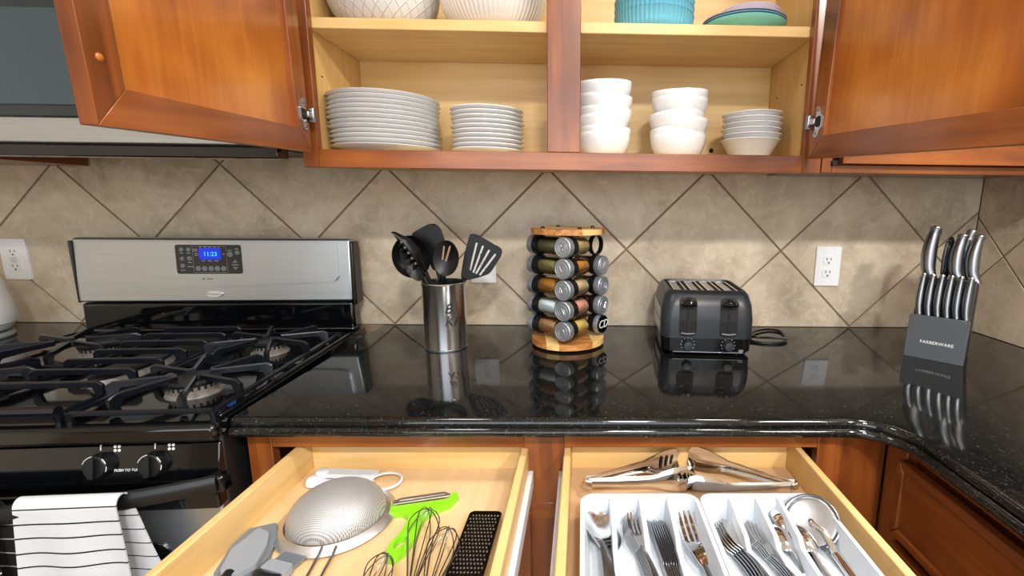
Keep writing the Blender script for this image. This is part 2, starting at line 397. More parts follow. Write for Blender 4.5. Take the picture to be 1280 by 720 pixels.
def tiles(parent, u0, u1, z0, z1, uo, zo, right=False):
    h = TD/2-0.0026*1.414
    for i in range(-16, 17):
        for j in range(-4, 5):
            if (i+j) % 2 == 0: continue
            cu, cz = uo+i*TD/2, zo+j*TD/2
            p = clip([(cu-h, cz), (cu, cz-h), (cu+h, cz), (cu, cz+h)], u0, u1, z0, z1)
            if not p or len(p) < 3: continue
            ar = abs(sum(p[k][0]*p[(k+1) % len(p)][1]-p[(k+1) % len(p)][0]*p[k][1] for k in range(len(p))))/2
            if ar < 2e-4: continue
            q = [(a-cu, b-cz) for a, b in p]
            if right: MB().prism(q, -0.0, 0.006, plane='yz').build('tile', 'tile', parent, loc=(XR, cu, cz), bevel=0.0012)
            else: MB().prism(q, 0.0, 0.006, plane='xz').build('tile', 'tile', parent, loc=(cu, 0, cz), bevel=0.0012)
tiles(wb, -2.3, XR-0.001, CT+0.0015, 1.41, 0.0, 1.151)
tiles(wr, -1.24, -0.0015, CT+0.0015, 1.41, -0.105, 1.151-0.0, right=True)

# recessed ceiling lights
for i, (cx, cy) in enumerate(CANS):
    c = thing('ceiling_light', ['recessed ceiling light above the utensil drawer', 'recessed ceiling light above the cutlery drawer', 'recessed ceiling light in the middle of the kitchen', 'recessed ceiling light by the far side wall'][i], 'light', (cx, cy, ZC))
    MB().lathe([(0.085, -0.001), (0.105, -0.001), (0.105, -0.008), (0.085, -0.012)], 32, close=True).build('trim_ring', 'plastic_white', c)
pm('lamp_lens', '#fff4e0', 0.5, emit='#fff0d8', estr=4)
for c in [o for o in bpy.data.objects if o.name.startswith('ceiling_light')]: MB().lathe([(0.084, -0.002), (0.084, -0.006)], 32).build('lens', 'lamp_lens', c)

# ================================================================== countertops
def edge_profile():
    # (outward offset, z) from the top face down: small upper lobe, groove, larger lower lobe
    p = []
    for i in range(7): a = pi/2*(i/6); p.append((-0.014+0.010*sin(a), -0.011+0.011*cos(a)))
    p += [(-0.0075, -0.0135)]
    for i in range(9): a = pi*(i/8); p.append((-0.0075+0.0105*sin(a), -0.0245+0.0095*cos(a)))
    p += [(-0.012, -0.035)]
    return p
def counter(name, path, backpts, label, ends=True):
    prof = edge_profile(); n = len(path); nor = []
    for i in range(n):
        a = Vector(path[max(i-1, 0)]); b = Vector(path[min(i+1, n-1)]); t = (b-a).normalized(); nor.append(Vector((t.y, -t.x)))
    rings = [[(path[i][0]+nor[i].x*d, path[i][1]+nor[i].y*d, CT+z) for d, z in prof] for i in range(n)]
    m = MB().loft(rings, False, False)
    k = len(prof)
    top = [r[0] for r in rings]+[(x, y, CT) for x, y in backpts]; bot = [r[-1] for r in rings]+[(x, y, CT-0.035) for x, y in backpts]
    m.add(top, [tuple(range(len(top)))]); m.add(bot, [tuple(reversed(range(len(bot))))])
    bt = [rings[-1][0]]+[(x, y, CT) for x, y in backpts]+[rings[0][0]]; bb = [rings[-1][-1]]+[(x, y, CT-0.035) for x, y in backpts]+[rings[0][-1]]
    for i in range(len(bt)-1): m.add([bt[i], bt[i+1], bb[i+1], bb[i]], [(0, 1, 2, 3)])
    m.add(rings[0], [tuple(range(k))]); m.add(rings[-1], [tuple(reversed(range(k)))])
    o = m.build(name, 'granite', angle=50); tag(o, label, 'countertop'); return o
R_ = 0.075
YE, XE = -0.648, 0.412
path = [(-0.731, YE), (-0.5, YE), (-0.1, YE), (0.2, YE)]
for i in range(11): a = pi/2-(pi/2)*i/10; path.append((XE-R_+R_*cos(a), YE-R_+R_*sin(a)))
path += [(XE, -0.9), (XE, -1.2)]
counter('granite_countertop', path, [(XR, -1.2), (XR, -0.0005), (-0.731, -0.0005)], 'polished black granite countertop turning the corner, toaster and spice rack on it')
counter('granite_countertop', [(-2.3, YE), (-1.9, YE), (-1.54, YE)], [(-1.54, -0.0005), (-2.3, -0.0005)], 'polished black granite countertop under the white kettle')

# ================================================================== base cabinets
ZB = 0.788                       # drawer floor
bc = thing('base_cabinet', 'reddish wood base cabinet with two opened utensil drawers', 'cabinet', (0, 0, 0))
FY = -0.615
W, WX = 'cabinet_wood', 'cabinet_wood_x'
bx('side_panel', W, -0.728, -0.71, FY+0.02, -0.005, 0.1, 0.879, bc); bx('side_panel', W, 0.33, 0.348, FY+0.02, -0.005, 0.1, 0.879, bc)
bx('back_panel', 'maple', -0.71, 0.33, -0.02, -0.006, 0.1, 0.879, bc); bx('bottom_panel', 'maple', -0.71, 0.33, FY+0.02, -0.02, 0.1, 0.118, bc)
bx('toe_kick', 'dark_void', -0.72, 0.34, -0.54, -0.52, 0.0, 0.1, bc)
bx('stile', W, -0.728, -0.685, FY, FY+0.02, 0.1, 0.879, bc); bx('stile', W, -0.235, -0.162, FY, FY+0.02, 0.1, 0.879, bc); bx('stile', W, 0.304, 0.339, FY, FY+0.02, 0.1, 0.879, bc)
for x0, x1 in ((-0.685, -0.235), (-0.162, 0.304)):
    bx('rail', WX, x0, x1, FY, FY+0.02, 0.8465, 0.879, bc); bx('rail', WX, x0, x1, FY, FY+0.02, 0.703, 0.736, bc); bx('rail', WX, x0, x1, FY, FY+0.02, 0.1, 0.14, bc)
bx('rail', WX, -0.234, -0.163, FY-0.001, FY+0.005, 0.703, 0.736, bc)
bx('filler_panel', W, 0.339, 0.434, FY+0.004, FY+0.02, 0.1, 0.879, bc)
def door_slab(parent, name, x0, x1, z0, z1, y, th=0.02, fw=0.05, mat=W, rail=WX, flip=False):
    """framed door lying in xz; outer face at y-th"""
    d = MB().box(x0+fw-0.006, x1-fw+0.006, y-th+0.007, y-0.004, z0+fw-0.006, z1-fw+0.006).build(name, mat, parent)
    y0, y1 = y-th, y
    for nm, poly, mt in (('door_stile', [(x0, z0), (x0+fw, z0+fw), (x0+fw, z1-fw), (x0, z1)], mat), ('door_stile', [(x1, z0), (x1, z1), (x1-fw, z1-fw), (x1-fw, z0+fw)], mat),
                         ('door_rail', [(x0, z0), (x1, z0), (x1-fw, z0+fw), (x0+fw, z0+fw)], rail), ('door_rail', [(x0, z1), (x0+fw, z1-fw), (x1-fw, z1-fw), (x1, z1)], rail)):
        MB().prism(poly, y0, y1, plane='xz').build(nm, mt, d, bevel=0.0012)
    return d
door_slab(bc, 'door', -0.7, -0.222, 0.115, 0.718, FY); door_slab(bc, 'door', -0.171, 0.32, 0.115, 0.718, FY)
def drawer(parent, x0, x1, side):
    y0, y1 = -1.085, -0.585          # inner front, inner back
    t = 0.013; zt = 0.8445
    d = MB().box(x0, x1, y0, y1, ZB-0.006, ZB).build('drawer', 'drawer_floor', parent)
    for a, b in ((x0-t, x0), (x1, x1+t)): bx('side_panel', 'maple_y', a, b, y0-t, y1+t, ZB-0.018, zt, d, 0.002)
    bx('back_panel', 'maple', x0, x1, y1, y1+t, ZB-0.018, zt-0.004, d, 0.002); bx('front_panel', 'maple', x0, x1, y0-t, y0, ZB-0.018, zt, d, 0.002)
    bx('drawer_front', WX, x0-0.045, x1+0.045, y0-t-0.021, y0-t, 0.725, 0.858, d, 0.003)
    for a, b in ((x0-t-0.009, x0-t), (x1+t, x1+t+0.009)): MB().box(a, b, y0, -0.35, ZB-0.02, ZB+0.012).build('slide_rail', 'plastic_white', d, bevel=0.001)
    return d
drawer(bc, -0.634, -0.24, 0); drawer(bc, -0.149, 0.263, 1)
bx('runner', 'satin_steel', -0.245, -0.2355, FY+0.002, -0.1, 0.765, 0.815, bc, 0.001); bx('runner', 'satin_steel', -0.1615, -0.155, FY+0.002, -0.1, 0.765, 0.815, bc, 0.001)

cc = thing('corner_base_cabinet', 'dark reddish wood base cabinet in the corner run facing the range', 'cabinet')
FX = 0.436
bx('body', 'cabinet_wood_y', FX+0.02, XR-0.008, -1.19, -0.65, 0.1, 0.879, cc)
bx('stile', W, FX, FX+0.02, -0.664, -0.612, 0.1, 0.879, cc); bx('rail', 'cabinet_wood_y', FX, FX+0.02, -1.19, -0.664, 0.862, 0.879, cc); bx('rail', 'cabinet_wood_y', FX, FX+0.02, -1.19, -0.664, 0.1, 0.14, cc)
bx('rail', 'cabinet_wood_y', FX, FX+0.02, -1.19, -0.664, 0.69, 0.725, cc)
def side_slab(name, y0, y1, z0, z1, fw):
    d = MB().box(FX-0.014, FX-0.002, y0+fw-0.004, y1-fw+0.004, z0+fw-0.004, z1-fw+0.004).build(name, 'cabinet_wood_y', cc)
    for poly in ([(y0, z0), (y0+fw, z0+fw), (y0+fw, z1-fw), (y0, z1)], [(y1, z0), (y1, z1), (y1-fw, z1-fw), (y1-fw, z0+fw)], [(y0, z0), (y1, z0), (y1-fw, z0+fw), (y0+fw, z0+fw)], [(y0, z1), (y0+fw, z1-fw), (y1-fw, z1-fw), (y1, z1)]):
        MB().prism(poly, FX-0.019, FX, plane='yz').build('frame_piece', 'cabinet_wood_y', d, bevel=0.003)
side_slab('drawer_front', -1.18, -0.668, 0.715, 0.855, 0.016); side_slab('door', -1.18, -0.668, 0.11, 0.698, 0.05)
lb = thing('base_cabinet', 'reddish wood base cabinet under the kettle countertop', 'cabinet')
bx('body', W, -2.3, -1.545, -0.595, -0.005, 0.1, 0.879, lb); door_slab(lb, 'door', -2.28, -1.56, 0.115, 0.86, -0.596)
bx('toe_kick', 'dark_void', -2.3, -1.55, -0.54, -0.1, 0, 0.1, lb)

# ================================================================== upper cabinets
uc = thing('upper_cabinet', 'open wall cabinet with maple interior full of white dishes', 'cabinet')
UF = -0.325; ZU = 2.12; UB = -0.066; ZS0, ZS1, ZIF = 1.6475, 1.6705, 1.391
bx('side_panel', 'maple_z', -0.744, -0.724, UF+0.019, -0.003, 1.372, ZU, uc); bx('side_panel', 'maple_z', 0.374, 0.394, UF+0.019, -0.003, 1.372, ZU, uc)
bx('back_panel', 'maple', -0.724, 0.374, UB, UB+0.012, 1.372, ZU, uc); bx('top_panel', 'maple', -0.744, 0.394, UF+0.019, -0.003, ZU, ZU+0.02, uc)
bx('floor_panel', 'maple', -0.724, 0.374, UF+0.019, UB, 1.372, ZIF, uc); bx('hanging_rail', 'maple', -0.724, 0.374, UB+0.012, -0.002, 1.372, 1.44, uc)
bx('shelf', 'maple', -0.723, 0.373, -0.302, UB, ZS0, ZS1, uc, 0.002)
bx('stile', W, -0.746, -0.712, UF, UF+0.019, 1.356, ZU+0.02, uc); bx('stile', W, 0.362, 0.404, UF, UF+0.019, 1.356, ZU+0.02, uc)
bx('stile', W, -0.21, -0.1375, UF-0.0005, UF+0.019, 1.395, ZU-0.04, uc)
bx('rail', WX, -0.712, 0.362, UF, UF+0.019, 1.356, 1.395, uc); bx('rail', WX, -0.712, 0.362, UF, UF+0.019, ZU-0.04, ZU+0.02, uc)
MB().lathe([(0.006, 0), (0.006, 0.002)], 16, axis='y').build('shelf_pin_hole', 'dark_void', uc, loc=(0.222, UB-0.002, 1.432))
for x in (-0.7235, 0.3735):
    for y in (-0.12, -0.26):
        for z in (1.56,): MB().lathe([(0.002, -0.0012), (0.002, 0.0012)], 8, axis='x').build('pin_hole', 'outlet_shadow', uc, loc=(x, y, z))
def cab_door(parent, hinge, ang, sag, Wd, H, mir):
    """framed door, hinge edge at local x=0; inner face at local y=0, outer at -0.02"""
    s = -1 if mir else 1; fw = 0.046; th = 0.02
    X = lambda x: s*x
    d = MB().box(min(X(fw-0.006), X(Wd-fw+0.006)), max(X(fw-0.006), X(Wd-fw+0.006)), -th+0.004, -0.007, fw-0.006, H-fw+0.006).build('door', 'door_panel', parent)
    d.matrix_local = Matrix.Translation(hinge) @ Matrix.Rotation(ang, 4, 'Z') @ Matrix.Rotation(s*sag, 4, 'Y')
    for nm, poly, mt in (('door_stile', [(0, 0), (fw, fw), (fw, H-fw), (0, H)], W), ('door_stile', [(Wd, 0), (Wd, H), (Wd-fw, H-fw), (Wd-fw, fw)], W),
                         ('door_rail', [(0, 0), (Wd, 0), (Wd-fw, fw), (fw, fw)], WX), ('door_rail', [(0, H), (fw, H-fw), (Wd-fw, H-fw), (Wd, H)], WX)):
        MB().prism([(X(a), b) for a, b in poly], -th, 0, plane='xz').build(nm, mt, d, bevel=0.0012)
    # concealed hinge: mounting plate, cup and arm
    for hz in (0.075, H-0.075):
        h = MB().prism(roundpoly([(X(0.013), hz-0.031), (X(0.027), hz-0.031), (X(0.032), hz-0.016), (X(0.036), hz-0.014), (X(0.036), hz+0.014), (X(0.032), hz+0.016), (X(0.027), hz+0.031), (X(0.013), hz+0.031), (X(0.017), hz+0.014), (X(0.017), hz-0.014)], 0.004), 0.0, 0.0025, plane='xz').build('hinge', 'polished_steel', d)
        MB().prism(rrect(min(X(0.018), X(0.033)), max(X(0.018), X(0.033)), hz-0.011, hz+0.011, 0.005), 0.0026, 0.0035, plane='xz').build('hinge_cup', 'dark_void', h)
        MB().box(min(X(-0.001), X(0.022)), max(X(-0.001), X(0.022)), 0.003, 0.011, hz-0.006, hz+0.006).build('hinge_arm', 'polished_steel', h, bevel=0.002)
        MB().box(min(X(-0.004), X(0.006)), max(X(-0.004), X(0.006)), 0.0005, 0.014, hz-0.015, hz+0.015).build('hinge_plate', 'satin_steel', h, bevel=0.002)
        for dz in (-0.024, 0.024): MB().lathe([(0.0001, 0.004), (0.003, 0.0035), (0.0035, 0.0025)], 12, axis='y').build('screw', 'dark_satin', h, loc=(X(0.021), 0, hz+dz))
    MB().lathe([(0.0001, 0.003), (0.003, 0.0026), (0.0048, 0.001), (0.005, 0)], 16, axis='y').build('bumper', 'door_panel', d, loc=(X(Wd-0.018), 0, 0.075))
    return d
cab_door(uc, (-0.713, -0.346, 1.386), radians(-86), radians(2.6), 0.497, 0.73, False)
cab_door(uc, (0.363, -0.346, 1.386), radians(97), radians(3.0), 0.505, 0.73, True)

cu = thing('upper_cabinet', 'closed reddish wood wall cabinet above the knife block', 'cabinet')
bx('body', W, 0.406, XR-0.003, UF+0.019, -0.004, 1.37, ZU+0.02, cu)
bx('stile', W, 0.406, 0.43, UF, UF+0.019, 1.358, ZU+0.02, cu); bx('stile', W, 1.0, XR-0.003, UF, UF+0.019, 1.358, ZU+0.02, cu)
bx('rail', WX, 0.43, 1.0, UF, UF+0.019, 1.358, 1.376, cu); bx('rail', WX, 0.43, 1.0, UF, UF+0.019, ZU-0.02, ZU+0.02, cu)
door_slab(cu, 'door', 0.443, 1.02, 1.377, ZU-0.01, UF, fw=0.052)
bx('door_gap_pad', 'dark_void', 0.427, 0.4425, UF-0.006, UF, 1.374, 1.385, cu, 0)
cl = thing('upper_cabinet', 'dark wood wall cabinet beside the microwave', 'cabinet')
bx('body', 'cabinet_wood_y', -2.3, -1.53, UF+0.019, -0.004, 1.373, ZU+0.02, cl); bx('rail', WX, -2.3, -1.532, UF, UF+0.019, 1.358, 1.4, cl); door_slab(cl, 'door', -2.28, -1.55, 1.378, ZU, UF)

# ================================================================== microwave
mw = thing('microwave', 'stainless and black over the range microwave with dark glass door', 'microwave', (-1.141, 0, 0), (0, 0, radians(0)))
bx('body', 'black_plastic', -0.386, 0.386, -0.385, -0.005, 1.403, 1.80, mw, 0.004)
bx('vent_lip', 'black_gloss', -0.386, 0.386, -0.398, -0.36, 1.367, 1.391, mw, 0.003)
bx('lower_trim', 'brushed_steel', -0.386, 0.386, -0.408, -0.385, 1.392, 1.441, mw, 0.003)
bx('door_frame', 'mw_frame', -0.378, 0.24, -0.408, -0.385, 1.4415, 1.70, mw, 0.003)
bx('door_glass', 'mw_glass', -0.35, 0.16, -0.411, -0.407, 1.463, 1.64, mw, 0.002)
bx('door_handle', 'brushed_steel', 0.185, 0.21, -0.45, -0.425, 1.46, 1.68, mw, 0.006)
for z in (1.475, 1.66): bx('handle_post', 'brushed_steel', 0.19, 0.205, -0.428, -0.407, z-0.01, z+0.01, mw, 0.002)
bx('control_panel', 'black_gloss', 0.242, 0.378, -0.408, -0.385, 1.4415, 1.70, mw, 0.003)
bx('top_trim', 'brushed_steel', -0.378, 0.378, -0.408, -0.385, 1.701, 1.80, mw, 0.003)
bx('grease_filter', 'black_plastic', -0.3, 0.3, -0.34, -0.14, 1.4, 1.4035, mw, 0.001)

# ================================================================== range
RZ = radians(3.8)
rg = thing('gas_range', 'black gas range with stainless backguard and oven door', 'range', (-1.152, -0.045, 0), (0, 0, RZ))
RX0, RX1 = -0.365, 0.377
bx('body', 'black_matte', RX0+0.004, RX1-0.004, -0.638, -0.01, 0.04, 0.895, rg, 0.004)
MB().prism(rrect(RX0, RX1, -0.652, -0.005, 0.012), 0.894, 0.918).build('cooktop', 'black_gloss', rg, bevel=0.006, seg=3)
for x0, x1, y0, y1 in ((RX0+0.012, RX0+0.03, -0.62, -0.09), (RX1-0.03, RX1-0.012, -0.62, -0.09)): bx('spill_edge', 'black_gloss', x0, x1, y0, y1, 0.916, 0.9215, rg, 0.003)
bx('front_lip', 'black_gloss', RX0, RX1, -0.66, -0.64, 0.889, 0.919, rg, 0.007)
MB().prism([(-0.645, 0.883), (-0.6385, 0.884), (-0.6385, 0.813), (-0.652, 0.813), (-0.657, 0.82)], RX0+0.003, RX1-0.003, plane='yz').build('control_fascia', 'black_gloss', rg, bevel=0.003)
def fy(z): return -0.645-(0.883-z)*0.012/0.063
def knob(x, z):
    k = MB().lathe([(0.0001, -0.013), (0.0165, -0.013), (0.0185, -0.0115), (0.0205, -0.002), (0.021, 0.001)], 32, axis='y').build('knob', 'black_plastic', rg, loc=(x, fy(z), z), rot=(radians(-10), 0, 0))
    MB().prism(rrect(-0.0045, 0.0045, -0.0165, 0.0165, 0.003), -0.019, -0.012, plane='xz').build('knob_grip', 'black_plastic', k, bevel=0.002)
    for a0, a1 in ((100, 160), (20, 50), (-20, 5)): MB().tube([(0.0185*cos(radians(a0+(a1-a0)*i/8)), -0.0118, 0.0185*sin(radians(a0+(a1-a0)*i/8))) for i in range(9)], 0.0006, 5).build('knob_mark', 'print_white', k)
    zz = z+0.0285; MB().box(-0.0008, 0.0008, -0.0003, 0.001, -0.0045, 0.0045).build('pointer_mark', 'print_white', rg, loc=(x, fy(zz)-0.0002, zz), rot=(radians(-10.8), 0, 0))
    for i in range(4):
        z2 = z+0.0235+0.0062*(i // 2); MB().lathe([(0.0024, -0.0003), (0.0024, 0.001)], 12, axis='y').build('burner_symbol', 'print_white', rg, loc=(x+0.022+0.0062*(i % 2), fy(z2)-0.0002, z2), rot=(radians(-10.8), 0, 0))
    return k
for x in (-0.27, -0.19, 0.19, 0.273): knob(x, 0.851)
text('push_to_turn_print', 'PUSH TO TURN', 0.006, 'print_white', rg, (0.232, fy(0.842)-0.0003, 0.842), (radians(79.2), 0, 0))
# burners
for x, y, r in ((0.243, -0.505, 0.038), (0.243, -0.255, 0.033), (-0.14, -0.255, 0.033), (-0.14, -0.505, 0.038)):
    b = MB().lathe([(r+0.008, 0.917), (r+0.007, 0.9205), (r+0.003, 0.9215), (r, 0.923), (r+0.001, 0.938), (r-0.004, 0.94)], 40).build('burner', 'burner_alu', rg, loc=(x, y, 0))
    MB().lathe([(r+0.004, 0.9385), (r+0.005, 0.9435), (r-0.001, 0.948), (0.001, 0.949)], 40).build('burner_cap', 'burner_cap', b)
    m = MB()
    for i in range(24):
        a = 2*pi*i/24; m.add([(p[0]*cos(a)-p[1]*sin(a), p[0]*sin(a)+p[1]*cos(a), p[2]) for p in [(r+0.0018, -0.002, 0.931), (r+0.0018, 0.002, 0.931), (r+0.0018, 0.002, 0.938), (r+0.0018, -0.002, 0.938), (r-0.002, -0.002, 0.931), (r-0.002, 0.002, 0.931), (r-0.002, 0.002, 0.938), (r-0.002, -0.002, 0.938)]], [(0, 1, 2, 3), (4, 7, 6, 5), (0, 4, 5, 1), (2, 6, 7, 3), (1, 5, 6, 2), (0, 3, 7, 4)])
    m.build('flame_ports', 'dark_void', b)
ob = MB().loft([[(0.035+(rx)*cos(2*pi*i/40), -0.38+(ry)*sin(2*pi*i/40), z) for i in range(40)] for rx, ry, z in ((0.04, 0.10, 0.917), (0.034, 0.094, 0.93))]).build('oval_burner', 'burner_alu', rg)
MB().loft([[(0.035+(rx)*cos(2*pi*i/40), -0.38+(ry)*sin(2*pi*i/40), z) for i in range(40)] for rx, ry, z in ((0.036, 0.096, 0.931), (0.036, 0.096, 0.936), (0.03, 0.09, 0.939))]).build('burner_cap', 'burner_cap', ob)
# backguard
bx('riser_panel', 'black_gloss', RX0+0.02, RX1-0.01, -0.06, -0.012, 0.915, 1.003, rg, 0.008)
bx('riser_bead', 'black_gloss', RX0+0.02, RX1-0.01, -0.068, -0.05, 0.917, 0.931, rg, 0.005)
gx0, gx1 = -0.345, 0.366
MB().prism([(-0.062, 1.006), (-0.015, 1.004), (-0.015, 1.18), (-0.046, 1.18), (-0.053, 1.177)], gx0, gx1, plane='yz').build('backguard', 'brushed_steel', rg, bevel=0.004, seg=3)
bx('end_cap', 'black_plastic', gx1, gx1+0.011, -0.06, -0.012, 0.995, 1.172, rg, 0.004); bx('end_cap', 'black_plastic', gx0-0.006, gx0, -0.06, -0.012, 1.004, 1.172, rg, 0.002)
GT = math.atan2(0.009, 0.171)       # backguard face tilt
gn = node('control_display', rg, (0.0, -0.0662, 1.006), (-GT, 0, 0))
# raised pad with the smile-shaped lower edge
low = [(-0.315+0.64*i/24, 0.053-0.012*(1-((i-12)/12)**2)+0.004) for i in range(25)]
pad = [(-0.322, 0.165), (-0.322, 0.07), (-0.318, 0.06)]+low+[(0.33, 0.063), (0.335, 0.07), (0.335, 0.165)]
MB().prism(pad, -0.0048, 0.0045, plane='xz').build('embossed_pad', 'brushed_steel', gn, bevel=0.004, seg=4)
MB().prism(rrect(-0.083, 0.085, 0.078, 0.157, 0.006), -0.0062, -0.002, plane='xz').build('panel', 'panel_black', gn, bevel=0.0012)
m = MB()
for x0, x1, z0, z1 in ((-0.039, 0.047, 0.0815, 0.0825), (-0.039, 0.047, 0.1525, 0.1535), (-0.0395, -0.0385, 0.0815, 0.1535), (0.0465, 0.0475, 0.0815, 0.1535)): m.box(x0, x1, -0.0066, -0.006, z0, z1)
m.build('panel_outline', 'button_grey', gn)
MB().prism(rrect(-0.023, 0.033, 0.117, 0.148, 0.002), -0.0068, -0.006, plane='xz').build('screen', 'display_blue', gn)
text('clock_digits', '11:23', 0.016, 'display_digit', gn, (0.006, -0.0069, 0.1315), FRONT, depth=0.0002)
for i in range(5): MB().lathe([(0.0001, -0.0074), (0.0066, -0.0072), (0.0072, -0.006)], 20, axis='y').build('button', 'button_grey', gn, loc=(-0.028+0.0163*i, 0, 0.0925))
for x, z, r in ((-0.067, 0.144, 0.006), (-0.049, 0.144, 0.006), (-0.067, 0.119, 0.006), (-0.048, 0.12, 0.0066), (-0.067, 0.1, 0.006), (0.056, 0.131, 0.0078), (0.075, 0.136, 0.0066)):
    MB().lathe([(0.0001, -0.0074), (r-0.0006, -0.0072), (r, -0.006)], 20, axis='y').build('button', 'button_grey', gn, loc=(x, 0, z))
for z, s in ((0.112, 1), (0.093, -1)): MB().prism([(0.061, z-0.004*s), (0.075, z-0.004*s), (0.068, z+0.005*s)], -0.0072, -0.006, plane='xz').build('button', 'button_grey', gn)
m = MB()
for x, z, ww in ((-0.032, 0.145, 0.012), (-0.032, 0.14, 0.012), (-0.03, 0.133, 0.01), (-0.03, 0.128, 0.008), (-0.018, 0.151, 0.006), (-0.006, 0.151, 0.008), (0.006, 0.151, 0.006), (0.018, 0.151, 0.008), (0.028, 0.151, 0.004), (-0.013, 0.1135, 0.008), (0.003, 0.1135, 0.009), (0.02, 0.1135, 0.01), (0.04, 0.132, 0.006), (0.056, 0.142, 0.012), (0.074, 0.146, 0.01), (0.068, 0.1025, 0.018), (-0.048, 0.109, 0.01), (-0.047, 0.0975, 0.016), (-0.067, 0.088, 0.012), (-0.067, 0.1345, 0.008), (-0.049, 0.1345, 0.01)):
    m.box(x-ww/2, x+ww/2, -0.0066, -0.006, z-0.0008, z+0.0008)
m.build('panel_print', 'print_grey', gn)['kind'] = 'stuff'
m = MB().prism([(-0.018, 0.068), (-0.014, 0.064), (-0.018, 0.060), (-0.022, 0.064)], -0.0053, -0.0046, plane='xz').box(-0.01, 0.006, -0.0053, -0.0046, 0.0625, 0.0655); m.build('mark_print', 'button_grey', gn)['kind'] = 'stuff'
bd = MB().prism(ell(0.002, 0.0215, 0.021, 0.0085, 32), -0.001, 0.005, plane='xz').build('badge', 'badge', gn, bevel=0.0012)
text('badge_lettering', 'Whirlpool', 0.0095, 'button_grey', bd, (0.002, -0.0011, 0.0215), FRONT, depth=0.0002)
# oven door, window, handle, drawer
od = MB().box(RX0+0.004, RX1-0.004, -0.657, -0.6385, 0.205, 0.806).build('oven_door', 'brushed_steel', rg, bevel=0.004)
bx('door_top_trim', 'black_gloss', RX0+0.004, RX1-0.004, -0.664, -0.64, 0.772, 0.807, od, 0.004)
MB().prism(rrect(-0.27, 0.285, 0.33, 0.71, 0.03), -0.6605, -0.656, plane='xz').build('oven_window', 'black_gloss', od, bevel=0.001)
bx('storage_drawer', 'brushed_steel', RX0+0.004, RX1-0.004, -0.657, -0.6385, 0.05, 0.198, rg, 0.004)
HP = [(-0.36+0.74*i/24, -0.672-0.05*(1-abs((i-12)/12)**2.2), 0.812+0.012*abs((i-12)/12)**2) for i in range(25)]
MB().tube(HP, 0.0085, 12, sq=1.8, up=(0, 0, 1)).build('oven_handle', 'black_plastic', od)
for i in (0, 24):
    x, y, z = HP[i]; bx('handle_mount', 'black_gloss', x-0.012, x+0.012, y-0.004, -0.654, z-0.016, z+0.014, od, 0.004)
for x in (-0.33, 0.35): bx('foot', 'black_plastic', x-0.02, x+0.02, -0.58, -0.54, 0, 0.041, rg)

# grates (each lifts off)
def gw(x, y): return (-1.152+x*cos(RZ)-y*sin(RZ), -0.045+x*sin(RZ)+y*cos(RZ))
def bar(m, pts, r=0.0052): m.tube(pts, r, 6, sq=1.25, up=(0, 0, 1) if all(abs(Vector(b).xy.length-Vector(a).xy.length) + (Vector(b).xy-Vector(a).xy).length > 1e-6 for a, b in zip(pts, pts[1:])) else None)
def blade_bar(secs, wd=0.0068):
    """flat cast bar: secs = (x, y, z_top, z_bottom) along its run"""
    n = len(secs); rings = []
    for i in range(n):
        a = Vector(secs[max(i-1, 0)][:2]); b = Vector(secs[min(i+1, n-1)][:2]); t = (b-a).normalized(); nn = Vector((t.y, -t.x))*wd/2
        x, y, zt, zb = secs[i]; c = min(0.0022, (zt-zb)/3)
        rings.append([(x+nn.x, y+nn.y, zb), (x+nn.x, y+nn.y, zt-c), (x+nn.x*0.5, y+nn.y*0.5, zt), (x-nn.x*0.5, y-nn.y*0.5, zt), (x-nn.x, y-nn.y, zt-c), (x-nn.x, y-nn.y, zb)])
    return MB().loft(rings)
def star_grate(name, cx, label):
    g = thing(name, label, 'grate', (*gw(cx, -0.378), 0.9215), (0, 0, RZ), 'burner grates on the range')
    zt = 0.036; hw = 0.112; hd = 0.245
    fr = MB()
    for pts in ([(-hw, -hd), (hw, -hd)], [(-hw, hd), (hw, hd)], [(-hw, -hd), (-hw, hd)], [(hw, -hd), (hw, hd)]): fr.tube([(*pts[0], 0.008), (*pts[1], 0.008)], 0.005, 6)
    fr.tube([(-hw, 0, 0.008), (hw, 0, 0.008)], 0.005, 6)
    fr.build('frame', 'black_iron', g)
    for sx in (-1, 1):
        for sy in (-1, 1): MB().tube([(sx*hw, sy*hd, -0.0036), (sx*hw, sy*hd, 0.01)], [0.005, 0.008], 8).build('foot', 'black_iron', g)
    for cy in (-0.123, 0.123):
        for sx in (-1, 1):
            for sy in (-1, 1):
                # each finger rises from the frame, runs in towards the burner and folds back along the frame
                blade_bar([(sx*(hw+0.003), cy+sy*0.05, zt-0.006, 0.0), (sx*(hw-0.006), cy+sy*0.047, zt, 0.0), (sx*(hw-0.016), cy+sy*0.043, zt, zt-0.012), (sx*0.022, cy+sy*0.014, zt, zt-0.011), (sx*0.016, cy+sy*0.022, zt, zt-0.011), (sx*0.05, cy+sy*0.096, zt, zt-0.012), (sx*0.053, cy+sy*0.106, zt, 0.0), (sx*0.056, cy+sy*0.117, zt-0.006, 0.0)]).build('finger', 'black_iron', g)
    return g
star_grate('stove_grate', 0.243, 'black cast iron grate beside the countertop, over two burners')
star_grate('stove_grate', -0.20, 'black cast iron grate beside the kettle, over two burners')
g = thing('stove_grate', 'black cast iron middle grate with straight crosswise bars', 'grate', (*gw(0.022, -0.378), 0.9215), (0, 0, RZ), 'burner grates on the range')
fr = MB(); hw, hd = 0.092, 0.245
for a, b in (((-hw, -hd), (hw, -hd)), ((-hw, hd), (hw, hd)), ((-hw, -hd), (-hw, hd)), ((hw, -hd), (hw, hd))): fr.tube([(*a, 0.008), (*b, 0.008)], 0.005, 6)
fr.build('frame', 'black_iron', g)
